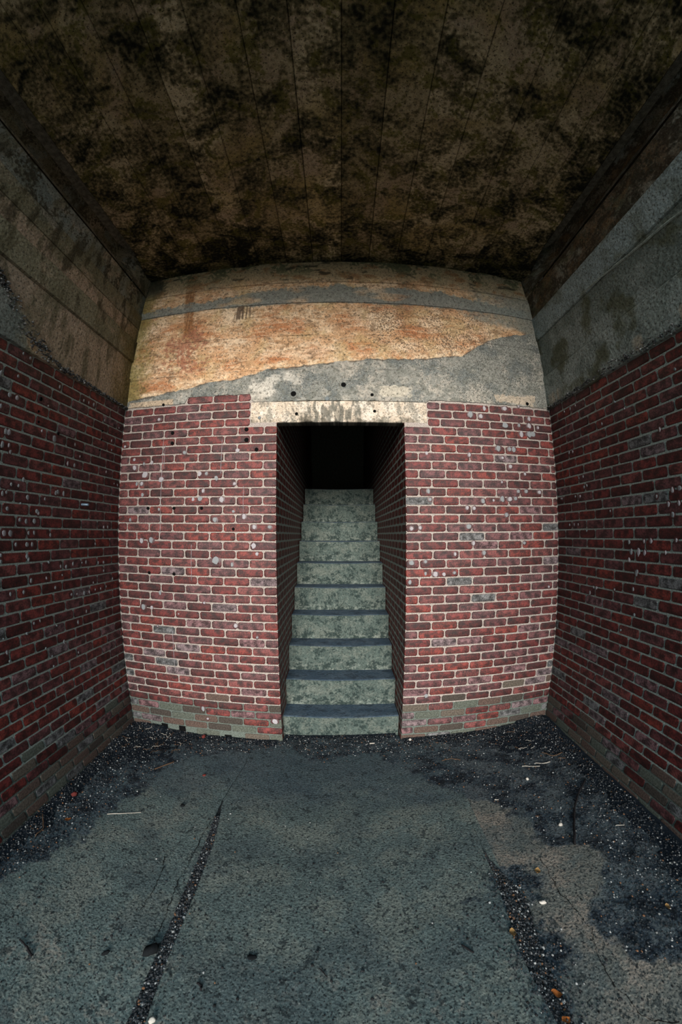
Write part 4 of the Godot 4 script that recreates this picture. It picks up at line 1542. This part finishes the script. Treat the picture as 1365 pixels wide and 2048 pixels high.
func build_litter():
	var twig := tri_material("twig_bark", s(34, 32, 34), M.grit, 0.05, 0.1, 0.9, 0.2)
	var straw := tri_material("bleached_stem", s(176, 167, 156), M.grit, 0.05, 0.05, 0.8, 0.3)
	var brown := tri_material("brown_stem", s(96, 74, 58), M.grit, 0.05, 0.05, 0.85, 0.3)
	var orange := tri_material("orange_leaf", s(150, 86, 40), M.grit, 0.05, 0.05, 0.7, 0.3)
	var tan_leaf := tri_material("tan_leaf", s(158, 122, 76), M.grit, 0.05, 0.05, 0.7, 0.3)
	var red := tri_material("brick_chip", s(104, 44, 40), M.grit, 0.05, 0.1, 0.85, 0.3)
	var dark := tri_material("dark_clod", s(30, 32, 34), M.grit, 0.05, 0.3, 0.95, 0.2)
	var pale := tri_material("pale_stone", s(196, 188, 178), M.grit, 0.05, 0.1, 0.8, 0.3)
	stick("twig", "long dark bent twig lying beside the foot of the right wall", "twig", [1643, 1138, 1505, 1268, 1402, 1398, 1330, 1530, 1249, 1681], 0.0035, 0.006, twig, "", 0.012)
	stick("straw", "straight bleached stem in front of the right pier", "straw", [1294, 741, 1419, 801], 0.0024, 0.002, straw)
	stick("straw", "slightly curved bleached stem just behind the straight pale one at right", "straw", [1402, 742, 1466, 783, 1518, 776], 0.0022, 0.003, straw)
	stick("straw", "thin pale pinkish stem lying across the left floor slab", "straw", [-1404, 1368, -1206, 1264], 0.0022, 0.0015, straw)
	stick("straw", "short pale stem near the large dark twig, towards the right wall", "straw", [1559, 1667, 1611, 1695], 0.002, 0.002, straw)
	stick("straw", "tiny pale stem in the open middle of the silted floor", "straw", [963, 1087, 988, 1096], 0.0025, 0.002, straw)
	stick("straw", "faint brown stem curving on the silt in front of the right pier", "straw", [745, 457, 820, 440, 882, 487], 0.002, 0.002, brown)
	stick("twig", "thin bent brown twig in the right corner behind the bleached stems", "twig", [1519, 615, 1579, 712, 1662, 704], 0.003, 0.003, brown)
	stick("straw", "short pale brown stem beside the right wall near the corner", "straw", [1598, 759, 1652, 790], 0.002, 0.003, brown)
	stick("twig", "thin bent brown twig lying against the foot of the left wall", "twig", [-1774, 1596, -1688, 1695, -1696, 1778], 0.002, 0.003, brown, "", 0.012)
	stick("twig", "small dark bent twig at the left edge of the near floor", "twig", [-1336, 2339, -1281, 2351, -1237, 2373], 0.002, 0.004, twig)
	stick("twig", "small black twig on the middle slab near the right channel", "twig", [496, 2093, 534, 2137], 0.003, 0.003, twig)
	stick("twig", "short hooked black twig on the middle slab near the left channel", "twig", [-537, 2256, -517, 2265, -514, 2280], 0.003, 0.004, twig)
	stick("twig", "thin black twig in the middle of the near floor", "twig", [-80, 2142, -49, 2180], 0.0015, 0.0015, twig)
	stick("twig", "reddish brown twig on the silt in front of the left pier", "twig", [-1330, 720, -1230, 560], 0.004, 0.004, brown)
	for i in 26:
		var x := LEFT + 0.08 + rng.randf() * 0.55
		var w := 0.05 + rng.randf() * 0.45
		var t := rng.randf() * TAU
		var l := rng.randf_range(40, 110)
		stick("stem", "thin dry stem among the litter in the left back corner", "stem", [x * 1000, w * 1000, x * 1000 + cos(t) * l * 0.5, w * 1000 + sin(t) * l * 0.4, x * 1000 + cos(t + 0.5) * l, w * 1000 + sin(t + 0.5) * l], 0.0012, 0.0016, [straw, brown, twig][i % 3], "dry stems in the left back corner", 0.012)
	for i in 10:
		var x := RIGHT - 0.08 - rng.randf() * 0.45
		var w := 0.05 + rng.randf() * 0.5
		var t := rng.randf() * TAU
		var l := rng.randf_range(30, 80)
		stick("stem", "thin dry stem among the litter in the right back corner", "stem", [x * 1000, w * 1000, x * 1000 + cos(t) * l, w * 1000 + sin(t) * l], 0.0012, 0.0016, [straw, brown, twig][i % 3], "dry stems in the right back corner", 0.010)
	leaf("small orange dead leaf by the foot of the left wall", -1.611, 1.539, 0.03, 0.3, orange)
	leaf("yellowish round dead leaf on the right slab beside the silt patch", 0.975, 1.78, 0.034, 1.0, tan_leaf)
	leaf("curled tan dead leaf in the gravel at the head of the right channel", 0.724, 2.089, 0.034, 1.4, tan_leaf)
	leaf("bright orange dead leaf in the right channel", 0.787, 2.398, 0.032, -0.4, orange)
	leaf("orange-brown dead leaf at the near end of the right channel", 0.776, 2.497, 0.028, 0.2, orange)
	leaf("small tan dead leaf on the silt near the right edge", 1.454, 2.278, 0.025, 1.2, tan_leaf)
	lump("brick_chip", "red brick chip lying by the foot of the left wall", "chip", -1.712, 1.298, Vector3(0.017, 0.013, 0.012), 0.4, red, 1)
	lump("brick_chip", "small red brick chip at the foot of the left pier", "chip", -1.13, 0.06, Vector3(0.018, 0.014, 0.014), 0.9, red, 2)
	lump("brick_chip", "small dark red chip on the left slab", "chip", -0.95, 0.69, Vector3(0.012, 0.006, 0.01), 0.2, red, 3)
	lump("clod", "flat oval black clod on the near middle slab", "clod", -0.351, 2.107, Vector3(0.02, 0.004, 0.011), 0.0, dark, 4)
	lump("clod", "black clod on the left slab near the channel", "clod", -0.944, 2.233, Vector3(0.013, 0.006, 0.009), 0.6, dark, 5)
	lump("clod", "black square clod on the left slab further back", "clod", -0.979, 1.102, Vector3(0.014, 0.006, 0.016), 0.2, dark, 6)
	lump("clod", "dark clod at the step in the left channel", "clod", -0.765, 2.165, Vector3(0.03, 0.014, 0.022), 0.5, dark, 7)
	lump("stone", "white stone at the near end of the left channel", "stone", -0.652, 2.433, Vector3(0.012, 0.009, 0.009), 0.5, pale, 8)
	lump("stone", "pale long stone on the slab beside the right channel", "stone", 0.916, 1.977, Vector3(0.018, 0.007, 0.008), 0.1, pale, 9)
	lump("stone", "pale stone beside the long dark twig", "stone", 1.256, 1.489, Vector3(0.013, 0.008, 0.009), 0.3, pale, 10)
	lump("stone", "white stone at the foot of the doorway's right jamb", "stone", 0.56, 0.05, Vector3(0.012, 0.009, 0.01), 0.3, pale, 11)
	lump("stone", "pale stone on the silt in front of the bleached stems", "stone", 1.26, 0.93, Vector3(0.01, 0.008, 0.009), 0.0, pale, 12)
	# cigarette end before the first step
	var cm := MB.new()
	var rings := []
	for p in [[-0.018, 0.0], [-0.018, 0.0042], [0.004, 0.0044], [0.018, 0.0042], [0.018, 0.0]]:
		var q := []
		for a in 8:
			q.append(cm.pt(Vector3(p[0], cos(TAU * a / 8.0) * p[1], sin(TAU * a / 8.0) * p[1])))
		rings.append(q)
	for i in rings.size() - 1:
		cm.ring(rings[i], rings[i + 1])
	var c := put(self, "cigarette_end", cm.mesh(straw), ground_at(0.251, 0.066, 0.006))
	c.rotation.y = 0.15
	tag(c, "white cigarette end on the silt in front of the first step", "cigarette end")
	# steel pin in the left wall
	var pm := MB.new()
	rings = []
	for p in [[0.0, 0.0], [0.0, 0.010], [0.05, 0.010], [0.056, 0.007], [0.056, 0.0]]:
		var q := []
		for a in 10:
			q.append(pm.pt(on_left(0.60 - p[0] * 0.3, 1.88 + cos(TAU * a / 10.0) * p[1], 0.004 + p[0]) + Vector3(0, 0, sin(TAU * a / 10.0) * p[1])))
		rings.append(q)
	for i in rings.size() - 1:
		pm.ring(rings[i], rings[i + 1])
	var steel := tri_material("steel_pin", s(120, 140, 158), M.grit, 0.05, 0.0, 0.45, 0.5)
	steel.metallic = 0.6
	put(get_node("wall_left"), "steel_pin", pm.mesh(steel))
